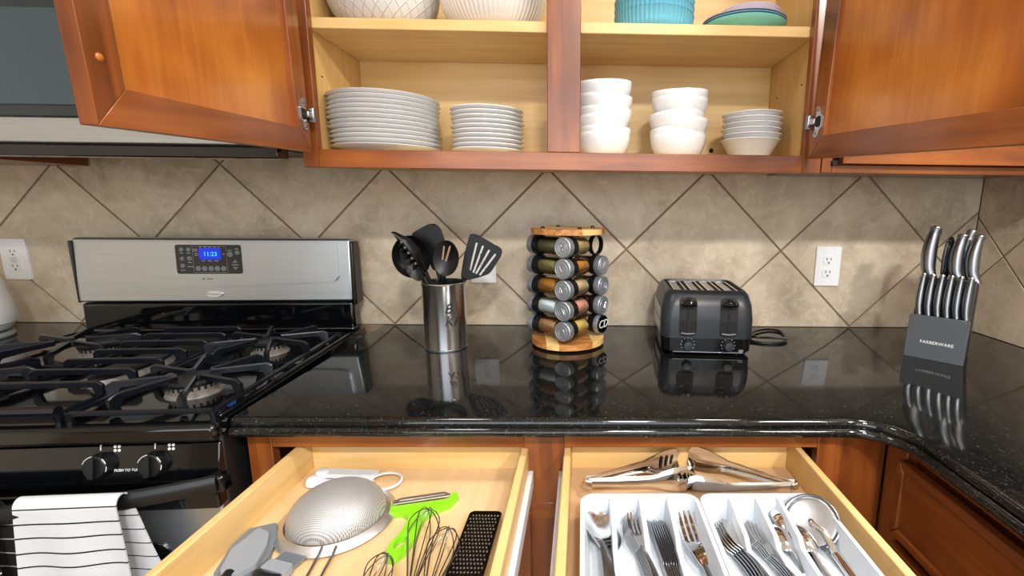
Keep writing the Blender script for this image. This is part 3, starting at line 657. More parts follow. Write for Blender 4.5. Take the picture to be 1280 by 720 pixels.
for sx in (-1, 1):
    for sy in (-1, 1): MB().tube([(sx*hw, sy*hd, -0.0036), (sx*hw, sy*hd, 0.01)], [0.005, 0.008], 8).build('foot', 'black_iron', g)
MB().tube([(-hw, -hd, 0.014), (hw, -hd, 0.014)], 0.009, 8).build('front_bar', 'black_iron', g)
for i, y in enumerate((-0.165, -0.095, -0.03, 0.035, 0.10, 0.165, 0.225)):
    blade_bar([(-hw-0.003, y, 0.03, 0.002), (-hw+0.006, y, 0.036, 0.002), (-hw+0.014, y, 0.036, 0.024), (hw-0.014, y, 0.036, 0.024), (hw-0.006, y, 0.036, 0.002), (hw+0.003, y, 0.03, 0.002)]).build('bar', 'black_iron', g)

# ================================================================== towels on the oven handle
def towel(name, label, x0, x1, base, stripe, zf, zbk, wig, xbk=0.0):
    xm = (x0+x1)/2-0.01; yh = -0.672-0.05*(1-abs((xm-0.01)/0.37)**2.2); zh = 0.815
    prof = []; R2 = 0.0225
    n1 = 140
    for i in range(n1): t = i/n1; prof.append((yh-R2*0.62-0.006*(1-t), zf+(zh+0.004-zf)*t, 'f'))
    for i in range(29): a = pi-pi*i/28; prof.append((yh+R2*0.62*cos(a), zh+0.004+R2*0.8*sin(a), 't'))
    for i in range(1, n1+1): t = i/n1; prof.append((yh+R2*0.62+0.004*t, zh+0.004+(zbk-zh)*t, 'b'))
    s = 0; arc = [0]
    for a, b in zip(prof, prof[1:]): s += hypot(b[0]-a[0], b[1]-a[1]); arc.append(s)
    m = MB(); nv = 20; N = len(prof)-1; total = s
    P = []
    for k, (y, z, side) in enumerate(prof):
        row = []
        for j in range(nv+1):
            u = j/nv; dz = 0.82-z
            dx = -0.012*dz/0.13*(1-u)*(1 if side == 'f' else -1) + (0.03*min(1, dz/0.12)*u+xbk*min(1, max(0, dz)/0.02)*u if side == 'b' else 0.004*dz/0.13*u)
            row.append((x0+(x1-x0)*u+dx, y+wig*sin(u*9+2*(side == 'b'))*min(1, max(0, dz)/0.08), z))
        P.append(row)
    th = 0.0022
    def vec(k, j): return Vector(P[k][j])
    V = []
    for k in range(N+1):
        for j in range(nv+1):
            du = vec(min(k+1, N), j)-vec(max(k-1, 0), j); dv = vec(k, min(j+1, nv))-vec(k, max(j-1, 0)); nn = du.cross(dv).normalized()
            V.append((vec(k, j), vec(k, j)+nn*th))
    Wd = nv+1; top = [tuple(a) for a, b in V]; bot = [tuple(b) for a, b in V]; No = len(top)
    fs = []; mis = []
    for k in range(N):
        st = int(arc[k]//0.0243 != arc[k+1]//0.0243)
        for j in range(nv):
            a = (k*Wd+j, k*Wd+j+1, (k+1)*Wd+j+1, (k+1)*Wd+j)
            fs += [a, tuple(x+No for x in reversed(a))]; mis += [st, st]
        for j in (0, nv): a, b = k*Wd+j, (k+1)*Wd+j; fs.append((a, b, b+No, a+No)); mis.append(st)
    for k in (0, N):
        for j in range(nv): a, b = k*Wd+j, k*Wd+j+1; fs.append((a, b, b+No, a+No)); mis.append(0)
    m.v = top+bot; m.f = fs; m.mi = mis
    o = m.build(name, [base, stripe], None, loc=(-1.152, -0.045, 0), rot=(0, 0, RZ), angle=60)
    tag(o, label, 'towel'); return o
towel('dish_towel', 'white dish towel with thin black stripes hanging on the oven handle', 0.128, 0.27, 'towel_white', 'towel_black', 0.46, 0.55, 0.003)
towel('dish_towel', 'black dish towel with thin white stripes hanging on the oven handle', -0.06, 0.102, 'towel_black', 'towel_white', 0.46, 0.55, 0.003)

# ================================================================== outlets
def outlet(loc, label, style):
    o = thing('wall_outlet', label, 'outlet', loc)
    MB().prism(rrect(-0.0375, 0.0375, -0.0595, 0.0595, 0.004), -0.006, 0.0, plane='xz').build('cover_plate', 'outlet_white', o, bevel=0.0025)
    if style == 'duplex':
        for z in (0.0195, -0.0195):
            p = ell(0, z, 0.0168, 0.0168, 28); p = [(a, min(max(b, z-0.0135), z+0.0135)) for a, b in p]
            s = MB().prism(p, -0.0085, -0.005, plane='xz').build('socket', 'outlet_white', o, bevel=0.0008)
            for x, hh in ((-0.0063, 0.0045), (0.0063, 0.0036)): bx('slot', 'outlet_shadow', x-0.0012, x+0.0012, -0.0088, -0.0084, z+0.003-hh, z+0.003+hh, s, 0)
            MB().lathe([(0.0026, -0.0088), (0.0026, -0.0084)], 12, axis='y').build('slot', 'outlet_shadow', s, loc=(0, 0, z-0.0085))
        MB().lathe([(0.0001, -0.0072), (0.0026, -0.0066), (0.003, -0.0055)], 12, axis='y').build('screw', 'outlet_white', o)
    else:
        s = MB().prism(rrect(-0.0168, 0.0168, -0.0335, 0.0335, 0.002), -0.008, -0.005, plane='xz').build('socket', 'outlet_white', o, bevel=0.0008)
        for z in (0.0215, -0.0215):
            for x, hh in ((-0.0063, 0.004), (0.0063, 0.0034)): bx('slot', 'outlet_shadow', x-0.001, x+0.001, -0.0083, -0.0079, z+0.003-hh, z+0.003+hh, s, 0)
            MB().lathe([(0.0025, -0.0083), (0.0025, -0.0079)], 12, axis='y').build('slot', 'outlet_shadow', s, loc=(0, 0, z-0.0075))
        for z in (0.0045, -0.0045): bx('test_button', 'plastic_white', -0.009, 0.009, -0.0095, -0.0078, z-0.0035, z+0.0035, s, 0.0006)
        for z in (0.0475, -0.0475): MB().lathe([(0.0001, -0.0072), (0.0026, -0.0066), (0.003, -0.0055)], 12, axis='y').build('screw', 'outlet_white', o, loc=(0, 0, z))
outlet((0.612, 0, 1.106), 'white wall outlet between the toaster and the knife block', 'duplex')
outlet((-1.787, 0, 1.106), 'white rectangular safety outlet with buttons above the kettle', 'gfci')
outlet((-0.426, 0, 1.107), 'white wall outlet half hidden behind the slotted turner', 'gfci')

# ================================================================== kettle
k = thing('electric_kettle', 'white electric kettle on the countertop beside the range', 'kettle', (-1.748, -0.185, CT))
MB().lathe([(0.001, 0.001), (0.088, 0.001), (0.09, 0.006), (0.086, 0.014), (0.001, 0.015)], 40).build('base', 'kettle_grey', k)
MB().lathe([(0.001, 0.016), (0.075, 0.016), (0.088, 0.024), (0.097, 0.042), (0.0985, 0.065), (0.096, 0.09), (0.089, 0.13), (0.078, 0.175), (0.068, 0.205), (0.062, 0.215), (0.001, 0.217)], 48).build('body', 'kettle_white', k)
MB().lathe([(0.098, 0.0385), (0.0987, 0.0395), (0.098, 0.0405)], 48, close=False).build('seam', 'kettle_grey', k)
l = MB().lathe([(0.062, 0.215), (0.06, 0.224), (0.045, 0.232), (0.001, 0.235)], 40).build('lid', 'kettle_white', k)
MB().lathe([(0.012, 0.232), (0.015, 0.25), (0.001, 0.254)], 20).build('lid_knob', 'kettle_grey', l)
MB().tube([(-0.06, -0.02, 0.2), (-0.105, -0.035, 0.21), (-0.135, -0.045, 0.17), (-0.13, -0.045, 0.1), (-0.09, -0.03, 0.06)], [0.012, 0.014, 0.014, 0.013, 0.011], 12).build('handle', 'kettle_white', k)
MB().tube([(-0.02, -0.07, 0.16), (-0.03, -0.1, 0.19), (-0.034, -0.115, 0.205)], [0.022, 0.016, 0.012], 12).build('spout', 'kettle_white', k)

# ================================================================== utensil canister and utensils
CX, CY = -0.481, -0.225
cn = thing('utensil_canister', 'polished steel utensil canister with script lettering', 'canister', (CX, CY, CT))
MB().lathe([(0.001, 0.0), (0.05, 0.0), (0.0515, 0.003), (0.0515, 0.006), (0.0545, 0.165), (0.0562, 0.168), (0.0562, 0.172), (0.0535, 0.172), (0.051, 0.008), (0.001, 0.007)], 64).build('body', 'canister_steel', cn)
MB().lathe([(0.0535, 0.004), (0.0535, 0.0005), (0.049, 0.0002), (0.049, 0.004)], 48, close=True).build('base_ring', 'dark_satin', cn)
def wrap(r0, ang):
    def f(c):
        a = ang+c.x/r0; return Vector(((r0+0.0002+c.z)*sin(a), -(r0+0.0002+c.z)*cos(a), c.y))
    return f
text('script_lettering', 'B', 0.034, 'handle_black', cn, (0, 0, 0.11), (0, 0, 0), wrap(0.0538, 0.42), shear=0.35, depth=0.0002)
text('script_lettering', 'Ki', 0.034, 'handle_black', cn, (0, 0, 0.078), (0, 0, 0), wrap(0.0534, 0.5), shear=0.35, depth=0.0002)
GU = 'black nylon utensils in the canister'
def uten(name, label):
    return thing(name, label, 'utensil', (CX, CY, CT+0.0085), group=GU)
def ru(x, z): return x-CX, z-CT-0.0085       # world xz on the canister plane to local
def handle_to(parent, top, bot, mid=None, r=0.0055):
    p0 = Vector(top); p3 = Vector(bot)
    pts = [p0.lerp(p3, t/10)+Vector((0, 0, 0)) for t in range(11)]
    if mid:
        for i in range(11): t = i/10; pts[i] += Vector(mid)*4*t*(1-t)
    MB().tube(pts, [r*(1.0+0.25*sin(pi*i/10)) for i in range(11)], 10).build('handle', 'nylon', parent)
def blade(parent, name, poly, holes, y, th=0.003, bend=0.0, zc=0.0, r=0.008):
    m = MB().prism(roundpoly([ru(*p) for p in poly], r), y-th/2, y+th/2, [[ru(*p) for p in h] for h in holes], plane='xz')
    if bend: m.v = [(a, b+bend*(c-zc)**2*20, c) for a, b, c in m.v]
    return m.build(name, 'nylon', parent, bevel=0.0008, angle=30)
# solid turner, behind
t_ = uten('spatula_turner', 'black solid turner standing at the back of the canister')
blade(t_, 'head', [(-0.567, 1.203), (-0.512, 1.233), (-0.49, 1.224), (-0.472, 1.165), (-0.489, 1.118), (-0.513, 1.108), (-0.528, 1.155)], [], 0.022, r=0.014)
handle_to(t_, (*[ru(-0.505, 1.125)[0], 0.022], ru(-0.505, 1.125)[1]), (0.012, -0.022, 0.004), (0.01, 0, 0))
# slotted turner
t_ = uten('slotted_turner', 'black slotted turner with four slits leaning out of the canister')
sl = [slot(*a, *b, 0.0026) for a, b in (((-0.412, 1.118), (-0.394, 1.184)), ((-0.404, 1.112), (-0.379, 1.176)), ((-0.397, 1.109), (-0.364, 1.166)), ((-0.388, 1.105), (-0.349, 1.156)))]
blade(t_, 'head', [(-0.41, 1.208), (-0.394, 1.207), (-0.331, 1.171), (-0.332, 1.155), (-0.363, 1.108), (-0.39, 1.098), (-0.432, 1.088), (-0.437, 1.10), (-0.425, 1.158)], sl, -0.003, r=0.009)
handle_to(t_, (ru(-0.425, 1.098)[0], -0.003, ru(-0.425, 1.098)[1]), (-0.03, 0.012, 0.004))
# slotted spoon, front centre
def spoon_head(parent, name, c, rx, rz, y, depth, rot, slots=(), n=20):
    """shallow oval bowl facing the room, made as rings from rim to middle"""
    m = MB(); rings = []
    for back in (0, 1):
        rs = []
        for q_ in range(7):
            f = 1-q_/6*0.999; d = depth*(1-f*f)+0.002*back
            rs.append([(c[0]+p[0], y+d, c[1]+p[1]) for p in ell(0, 0, (rx+0.001*back)*f, (rz+0.001*back)*f, 28, rot)])
        rings.append(rs)
    m.loft(list(reversed(rings[0]))+rings[1], True, False)
    o = m.build(name, 'nylon', parent, angle=60)
    for i, (a, b) in enumerate(slots):
        MB().prism(slot(*ru(*a), *ru(*b), 0.0021), y+depth*0.15, y+depth*0.15+0.0008, plane='xz').build('slit', 'grout_light', o)
    return o
t_ = uten('slotted_spoon', 'black slotted spoon with two slits in front of the turners')
spoon_head(t_, 'bowl', ru(-0.461, 1.150), 0.0305, 0.043, -0.043, 0.012, radians(-6), (((-0.469, 1.148), (-0.464, 1.178)), ((-0.461, 1.144), (-0.45, 1.178))))
handle_to(t_, (ru(-0.472, 1.115)[0], -0.036, ru(-0.472, 1.115)[1]), (-0.012, 0.03, 0.004), r=0.0075)
# ladle
t_ = uten('soup_ladle', 'black round soup ladle leaning over the canister edge')
spoon_head(t_, 'bowl', ru(-0.552, 1.15), 0.047, 0.052, -0.02, 0.034, radians(8))
handle_to(t_, (ru(-0.522, 1.112)[0], -0.01, ru(-0.522, 1.112)[1]), (0.022, 0.016, 0.004), (-0.004, 0, 0.0), r=0.006)
# pasta server: oval bowl with prongs
t_ = uten('pasta_server', 'black pasta server with stubby prongs in front of the ladle')
spoon_head(t_, 'bowl', ru(-0.541, 1.138), 0.0215, 0.046, -0.048, 0.013, radians(24))
for i in range(5):
    a = (-0.566+0.0035*i+0.004*i, 1.178-0.0125*i); b = (a[0]+0.008, a[1]+0.006)
    MB().tube([(*[ru(*a)[0], -0.046], ru(*a)[1]), (ru(*b)[0], -0.058, ru(*b)[1]+0.003), (ru(*b)[0]+0.003, -0.068, ru(*b)[1]+0.006)], [0.0052, 0.0045, 0.003], 8).build('prong', 'nylon', t_)
for i in range(3): MB().lathe([(0.0024, -0.0006), (0.0024, 0.0006)], 10, axis='y').build('drain_hole', 'grout_light', t_, loc=(ru(-0.5475+0.005*i, 0)[0], -0.0345-0.0015*i, ru(0, 1.137-0.01*i)[1]))
handle_to(t_, (ru(-0.518, 1.105)[0], -0.04, ru(-0.518, 1.105)[1]), (0.035, 0.002, 0.004), r=0.0075)
# solid spoon seen edge on
t_ = uten('serving_spoon', 'black solid serving spoon seen edge-on behind the pasta server')
def leaf(u, v):
    A = [(-0.579, 1.214), (-0.566, 1.187), (-0.552, 1.160), (-0.537, 1.136), (-0.522, 1.114)]; Bp = [(-0.577, 1.214), (-0.543, 1.197), (-0.524, 1.17), (-0.518, 1.142), (-0.515, 1.114)]
    k_ = min(3, int(u*4)); f = u*4-k_
    a = Vector(ru(*A[k_])).lerp(Vector(ru(*A[k_+1])), f); b = Vector(ru(*Bp[k_])).lerp(Vector(ru(*Bp[k_+1])), f); p = a.lerp(b, v)
    return (p.x, -0.062+0.03*u-0.014*sin(pi*v)*sin(pi*u)+0.012*v, p.y)
MB().grid(leaf, 20, 8, 0.002).build('bowl', 'nylon', t_, angle=60)
handle_to(t_, (ru(-0.518, 1.114)[0], -0.028, ru(0, 1.114)[1]), (0.03, 0.022, 0.004), r=0.006)

# ================================================================== spice rack
SX, SY = -0.168, -0.182
sr = thing('spice_rack', 'revolving wooden spice rack with round top and base', 'spice rack', (SX, SY, CT))
def plank_disc(parent, name, z0, z1, r, cuts, ang):
    edges = [-r]+cuts+[r]
    for i, (a, b) in enumerate(zip(edges, edges[1:])):
        n = 14; pts = []
        for j in range(n+1): x = a+(b-a)*j/n; pts.append((x, -sqrt(max(0, r*r-x*x))))
        for j in range(n, -1, -1): x = a+(b-a)*j/n; pts.append((x, sqrt(max(0, r*r-x*x))))
        pts = [p for k_, p in enumerate(pts) if (Vector(p)-Vector(pts[k_-1])).length > 1e-5]
        MB().prism(pts, z0, z1).build(name, 'acacia_light' if (i % 3 == 1) else 'acacia', parent, rot=(0, 0, ang), bevel=0.0015)
plank_disc(sr, 'base_plank', 0.006, 0.022, 0.096, [-0.062, -0.032, 0.03, 0.055], radians(8))
plank_disc(sr, 'top_plank', 0.293, 0.307, 0.0955, [-0.05, 0.012, 0.05, 0.075], radians(55))
MB().lathe([(0.001, 0), (0.075, 0), (0.075, 0.006), (0.001, 0.006)], 32).build('turntable', 'black_plastic', sr)
MB().lathe([(0.009, 0.02), (0.009, 0.294)], 16).build('center_post', 'black_plastic', sr)
for a in (25, 115, 205, 295):
    x, y = 0.07*cos(radians(a)), 0.07*sin(radians(a))
    MB().lathe([(0.0055, 0.307), (0.005, 0.3105), (0.003, 0.312), (0.001, 0.3122)], 14).build('screw', 'black_plastic', sr, loc=(x, y, 0))
LV = [0.264, 0.212, 0.159, 0.107, 0.055]
DIRS = [0, -90, 90]
def jar_frame(col): return Matrix.Rotation(radians(DIRS[col]), 4, 'Z') @ Matrix.Translation((-0.012, -0.094, 0)) @ Matrix.Rotation(radians(54), 4, 'Z')
for col in range(3):
    for li, z in enumerate(LV):
        m = MB().lathe([(0.0262, 0.021), (0.0262, 0.034), (0.0246, 0.034), (0.0246, 0.021)], 32, axis='x', close=True); o = m.build('holder_ring', 'black_plastic', sr)
        o.matrix_local = Matrix.Translation((0, 0, z)) @ jar_frame(col)
for li, z in enumerate(LV):
    for a in (20, 140, 260): MB().box(0.0, 0.03, -0.002, 0.002, z+0.02, z+0.026).build('holder_arm', 'black_plastic', sr, rot=(0, 0, radians(a)))
CONT = [['garlic', 'flakes', 'onion', 'pinksalt', 'mustard'], ['herb', 'oregano', 'curry', 'salt', 'seeds'], [None, 'dark', 'herb', 'dark', 'seeds']]
CNAME = {'garlic': 'pale garlic powder', 'flakes': 'orange pepper flakes', 'onion': 'beige onion granules', 'pinksalt': 'pink salt', 'mustard': 'yellow mustard powder', 'herb': 'grey-green herbs', 'oregano': 'olive green oregano', 'curry': 'ochre curry powder', 'salt': 'white salt', 'seeds': 'brown seeds', 'dark': 'dark brown spice'}
LVN = ['top tier', 'second tier', 'middle tier', 'fourth tier', 'bottom tier']
LETT = {(2, 1): 'UC', (2, 4): 'CD'}
def jar(col, li, kind):
    j = thing('spice_jar', ('spice jar of %s on the %s of the rack' % (CNAME[kind], LVN[li])) if col < 2 else 'spice jar on the %s of the rack, lid turned to the toaster' % LVN[li], 'spice jar', group='jars in the spice rack')
    j.matrix_world = Matrix.Translation((SX, SY, CT+LV[li])) @ jar_frame(col)
    MB().lathe([(0.001, 0.036), (0.021, 0.036), (0.0218, 0.04), (0.0218, 0.082), (0.0195, 0.0885), (0.016, 0.0905), (0.001, 0.0905)], 32, axis='x').build('glass', 'glass', j)
    fl = 0.0 if kind in ('curry', 'garlic', 'mustard', 'onion', 'pinksalt') else 0.35
    m = MB().lathe([(0.001, 0.034), (0.0204, 0.034), (0.0208, 0.04), (0.0208, 0.081), (0.018, 0.0875), (0.001, 0.089)], 32, axis='x')
    if fl: m.v = [(a, b, min(c, 0.0204*(1-fl*(0.4+a*6)))) for a, b, c in m.v]
    m.build('contents', 'spice_'+kind, j)
    MB().lathe([(0.0218, 0.016), (0.0242, 0.017), (0.0242, 0.036), (0.0218, 0.037), (0.0214, 0.0165)], 32, axis='x', close=True).build('collar', 'black_plastic', j)
    lid = MB().lathe([(0.001, 0.0005), (0.0205, 0.0005), (0.0212, 0.0), (0.0232, 0.0), (0.0248, 0.0015), (0.0251, 0.004), (0.0251, 0.017), (0.001, 0.017)], 40, axis='x').build('lid', 'lid_silver' if not (col == 2 and li == 4) else 'black_gloss', j)
    if col == 2 and li == 4: MB().lathe([(0.0252, 0.003), (0.0256, 0.004), (0.0256, 0.0165), (0.0252, 0.017)], 40, axis='x', close=True).build('lid_band', 'lid_silver', lid)
    if (col, li) in LETT: text('lid_lettering', LETT[(col, li)], 0.03, 'print_white' if li == 4 else 'lid_emboss', lid, (-0.0002, 0, 0), (radians(90), 0, radians(-90)), depth=0.0004, shear=0.2)
    else:
        MB().lathe([(0.0145, 0.0004), (0.0145, -0.0004), (0.0155, -0.0004), (0.0155, 0.0004)], 32, axis='x', close=True).build('emboss_ring', 'lid_emboss', lid)
        pts = []
        for i in range(25): a = i/24*2*pi; pts.append((-0.0001, 0.009*sin(a*1.0+li), 0.0075*sin(2*a+col+li*0.7)))
        MB().tube(pts, 0.0007, 5).build('emboss_scroll', 'lid_emboss', lid)
for col in range(3):
    for li in range(5):
        if CONT[col][li]: jar(col, li, CONT[col][li])

# ================================================================== toaster
to = thing('toaster', 'black four slice toaster with two levers and dials', 'toaster', (0.178, -0.292, CT), (0, 0, radians(-4)))
def rsec(w_, y0, y1, z, r): return [(a, b, z) for a, b in rrect(-w_/2, w_/2, y0, y1, r, 6)]
base = MB().loft([rsec(0.205, 0.012, 0.225, 0.004, 0.02), rsec(0.222, 0.002, 0.234, 0.012, 0.026), rsec(0.224, 0.0, 0.236, 0.045, 0.028)])
base.build('base', 'toaster_gloss', to)
MB().loft([rsec(0.226, -0.001, 0.237, 0.0452, 0.028), rsec(0.227, -0.002, 0.238, 0.09, 0.028), rsec(0.222, 0.003, 0.234, 0.125, 0.03), rsec(0.208, 0.014, 0.226, 0.15, 0.03), rsec(0.19, 0.027, 0.216, 0.16, 0.024), rsec(0.182, 0.034, 0.21, 0.16, 0.02), rsec(0.18, 0.036, 0.208, 0.154, 0.02)]).build('shell', 'toaster_black', to, angle=50)
top = bx('slot_tray', 'dark_void', -0.09, 0.09, 0.036, 0.208, 0.150, 0.1545, to, 0)
for i in range(4):
    x = -0.064+0.0427*i
    bx('slot_guide', 'polished_steel', x-0.0165, x-0.0125, 0.045, 0.2, 0.1545, 0.1575, to, 0.0006); bx('slot_guide', 'polished_steel', x+0.0125, x+0.0165, 0.045, 0.2, 0.1545, 0.1575, to, 0.0006)
    bx('slot_wire_plate', 'satin_steel', x-0.0125, x+0.0125, 0.19, 0.2, 0.1546, 0.1572, to, 0.0006); bx('slot_wire_plate', 'satin_steel', x-0.011, x+0.004, 0.06, 0.19, 0.1546, 0.1556, to, 0.0004)
for x in (-0.049, 0.05):
    def sf(z):
        T = [(0.0, -0.0005), (0.045, -0.001), (0.09, -0.002), (0.125, 0.003), (0.15, 0.014), (0.16, 0.027)]
        for (a, ya), (b, yb) in zip(T, T[1:]):
            if z <= b: return ya+(yb-ya)*(z-a)/(b-a)
        return 0.027
    def chf(u, v, x=x):
        z = 0.051+0.095*u; e = min(z-0.051, 0.146-z); hw_ = 0.0215-(0.012-sqrt(max(0, 0.012**2-(0.012-e)**2)) if e < 0.012 else 0)
        return (x+(2*v-1)*hw_, sf(z)-0.0014, z)
    ch = MB().grid(chf, 40, 6, -0.006).build('lever_channel', 'dark_void', to, angle=50)  # raised face; its dark colour stands in for the shade of a recess
    bx('lever_slit', 'dark_void', x-0.0022, x+0.0022, -0.0045, -0.003, 0.062, 0.11, ch, 0)
    MB().tube([(x-0.017, -0.009, 0.133), (x, -0.013, 0.134), (x+0.017, -0.009, 0.133)], [0.006, 0.0075, 0.006], 10).build('lever', 'toaster_gloss', ch)
    bx('lever_stem', 'toaster_gloss', x-0.004, x+0.004, -0.011, 0.004, 0.126, 0.145, ch, 0.001)
    MB().tube([(x-0.016, -0.004, 0.058), (x, -0.0065, 0.057), (x+0.016, -0.004, 0.058)], 0.0045, 8).build('channel_stop', 'toaster_black', ch)
    kb = MB().lathe([(0.001, -0.017), (0.0105, -0.016), (0.0118, -0.012), (0.0125, 0.004)], 24, axis='y').build('browning_dial', 'toaster_black', to, loc=(x+0.002, 0.0, 0.029))
    for a in range(-120, 121, 30): MB().lathe([(0.0008, -0.0012), (0.0008, 0.003)], 6, axis='y').build('dial_mark', 'print_white', kb, loc=(0.0165*sin(radians(a)), 0, 0.0165*cos(radians(a))))
bx('crumb_trim', 'dark_satin', -0.083, 0.089, -0.0015, 0.004, 0.009, 0.0115, to, 0.0005); bx('brand_plate', 'button_grey', 0.078, 0.089, -0.0016, 0.002, 0.012, 0.018, to, 0)
for z in (0.062, 0.1): bx('side_vent', 'satin_steel', -0.1145, -0.112, 0.03, 0.2, z-0.015, z+0.015, to, 0.001)
for sx in (-0.08, 0.08):
    for y in (0.03, 0.2): MB().lathe([(0.008, 0), (0.009, 0.005)], 12).build('foot', 'black_plastic', to, loc=(sx, y, 0))
cord = [(0.112, 0.15, 0.02), (0.128, 0.16, 0.012), (0.15, 0.13, 0.004), (0.19, 0.115, 0.004), (0.235, 0.13, 0.004), (0.258, 0.19, 0.004), (0.262, 0.245, 0.004), (0.235, 0.262, 0.0045), (0.19, 0.235, 0.006), (0.155, 0.18, 0.008), (0.165, 0.15, 0.0105), (0.21, 0.155, 0.0085), (0.25, 0.15, 0.0085)]
def smooth(pts, n=6):
    P = [Vector(p) for p in pts]; out = []
    for i in range(len(P)-1):
        p0, p1, p2, p3 = P[max(i-1, 0)], P[i], P[i+1], P[min(i+2, len(P)-1)]
        for k_ in range(n):
            t = k_/n; out.append(0.5*((2*p1)+(p2-p0)*t+(2*p0-5*p1+4*p2-p3)*t*t+(3*p1-p0-3*p2+p3)*t**3))
    return out+[P[-1]]
MB().tube(smooth(cord), 0.0036, 8).build('power_cord', 'black_plastic', to)

# ================================================================== knife block
KA = math.atan2(-0.62, 0.78)
kb = thing('knife_block', 'dark grey knife block with white lettering on its front', 'knife block', (0.728, -0.318, CT), (0, 0, radians(-45)))
# local x = width, local y = depth away from the front plate
prof = [(0.004, 0), (0.018, 0.104), (0.047, 0.103), (0.066, 0.196), (0.128, 0.178), (0.112, 0.0)]
MB().prism(prof, -0.058, 0.058, plane='yz').build('body', 'block_side', kb, bevel=0.002)
MB().prism([(0.0, 0.0), (0.014, 0.106), (0.0185, 0.106), (0.0045, 0.0)], -0.0605, 0.0605, plane='yz').build('front_plate', 'block_front', kb, bevel=0.0008)
text('lettering', 'FARBERWARE', 0.0105, 'print_white', kb, (0.003, 0.0048, 0.042), (radians(90-7.4), 0, 0), depth=0.0003, spacing=1.05)
LEAN = Vector((0, 0.16, 1)).normalized()
KM = Matrix.Translation(kb.location) @ Matrix.Rotation(radians(-45), 4, 'Z')
def knife(label, x, y, z, L, r, curve, name, group, roll=0.0, lean=(0, 0.16, 1)):
    k_ = thing(name, label, 'knife', group=group); ax = Vector(lean).normalized()
    k_.matrix_world = KM @ Matrix.Translation((x, y, z)) @ Vector((0, 0, 1)).rotation_difference(ax).to_matrix().to_4x4() @ Matrix.Rotation(roll, 4, 'Z')
    n = 14; pts = []; rad = []
    for i in range(n+1):
        t = i/n
        pts.append((curve*(-sin(pi*(t*1.15-0.1)))+curve*0.9*max(0, 0.2-t)*6, 0, L*t))
        rad.append(r*(0.62+0.42*sin(pi*min(1, t*0.85+0.12))**1.2 if t > 0.08 else 0.78))
    rad[-1] = r*0.82
    MB().tube(pts, rad, 14, sq=1.0, up=(1, 0, 0)).build('handle', 'dark_satin', k_, angle=50)
    MB().lathe([(0.001, L+0.004), (r*0.55, L+0.0035), (r*0.72, L+0.001), (r*0.74, L-0.001)], 16, c=(pts[-1][0], 0, 0)).build('end_cap', 'polished_steel', k_)
    for s in (-1,): MB().tube([(p[0]-q_*0.35, -q_*0.92, p[2]) for p, q_ in zip(pts[2:-1], rad[2:-1])], 0.0012, 5).build('grip_inlay', 'handle_black', k_)
    MB().box(-0.0009, 0.0009, -r*0.6, r*0.6, -0.06 if L < 0.11 else -0.09, 0.004).build('blade', 'polished_steel', k_)
    return k_
for i in range(6):
    x = -0.047+0.0188*i
    knife(['steak knife at the outlet end of the front row', 'second steak knife from the outlet end of the row', 'third steak knife from the outlet end of the row', 'fourth steak knife from the outlet end of the row', 'fifth steak knife from the outlet end of the row', 'steak knife at the far end of the row from the outlet'][i], x, 0.033, 0.104, 0.1, 0.0084, 0.002, 'steak_knife', 'steak knives in the knife block')
for lab, x, y, L, r in (('large steel handled knife in front of its pair behind the steak knives', -0.043, 0.078, 0.132, 0.0165), ('large steel handled knife just behind the other in the pair', -0.045, 0.103, 0.13, 0.0155),
                        ('steel handled knife in the middle of the back row', 0.014, 0.078, 0.115, 0.015), ('steel handled knife beside the block edge facing the corner', 0.046, 0.08, 0.115, 0.0145),
                        ('tallest steel handled knife at the rear of the block', 0.026, 0.112, 0.135, 0.0145), ('steel handled knife between the tallest one and the front handles', 0.034, 0.097, 0.118, 0.0125)):
    if 'between' in lab: continue
    knife(lab, x, y, 0.192-(y-0.066)*0.29, L, r, 0.006, 'chef_knife', 'large knives in the knife block')
sc_ = thing('kitchen_scissors', 'black handled kitchen scissors in the knife block', 'scissors')
sc_.matrix_world = KM @ Matrix.Translation((-0.012, 0.098, 0.183)) @ Vector((0, 0, 1)).rotation_difference(LEAN).to_matrix().to_4x4() @ Matrix.Rotation(radians(78), 4, 'Z')
for s, h in ((-1, 0.1), (1, 0.112)):
    o_ = MB().tube([(s*0.008+0.0125*cos(a)*1.0, 0, h*0.55+h*0.45*sin(a)) for a in [2*pi*i/24 for i in range(24)]], 0.0045, 8, closed=True).build('finger_loop', 'handle_black', sc_)
    MB().box(s*0.004-0.004, s*0.004+0.004, -0.0015, 0.0015, -0.07, 0.02).build('blade', 'polished_steel', sc_)

# ================================================================== dishes in the wall cabinet
def lathe_thing(name, mat, prof, loc, label, cat, group=None, n=56, rot=None, rib=None):
    key = name+mat
    if key in LC: me = LC[key]; o = bpy.data.objects.new(name, me); COL.objects.link(o)
    else: o = MB().lathe(prof, n, rib=rib).build(name, mat, angle=60); LC[key] = o.data
    o.location = loc
    if rot: o.rotation_euler = rot
    return tag(o, label, cat, group)
LC = {}
def plate_prof(R, h): return [(0.001, 0.0), (R*0.55, 0.0), (R*0.62, 0.002), (R*0.9, h*0.75), (R*0.985, h), (R, h+0.0015), (R*0.985, h+0.003), (R*0.9, h*0.75+0.004), (R*0.6, 0.0055), (0.001, 0.004)]
zf = ZIF+0.0005
for i in range(12):
    k_ = 11-i
    lathe_thing('dinner_plate', 'ceramic', plate_prof(0.127, 0.017), (-0.61+random.uniform(-0.003, 0.003), -0.196+random.uniform(-0.002, 0.001), zf+k_*0.0103+0.0), 'large white dinner plate, %s of its stack' % nth_top(i, 12), 'plate', 'stacked dinner plates')
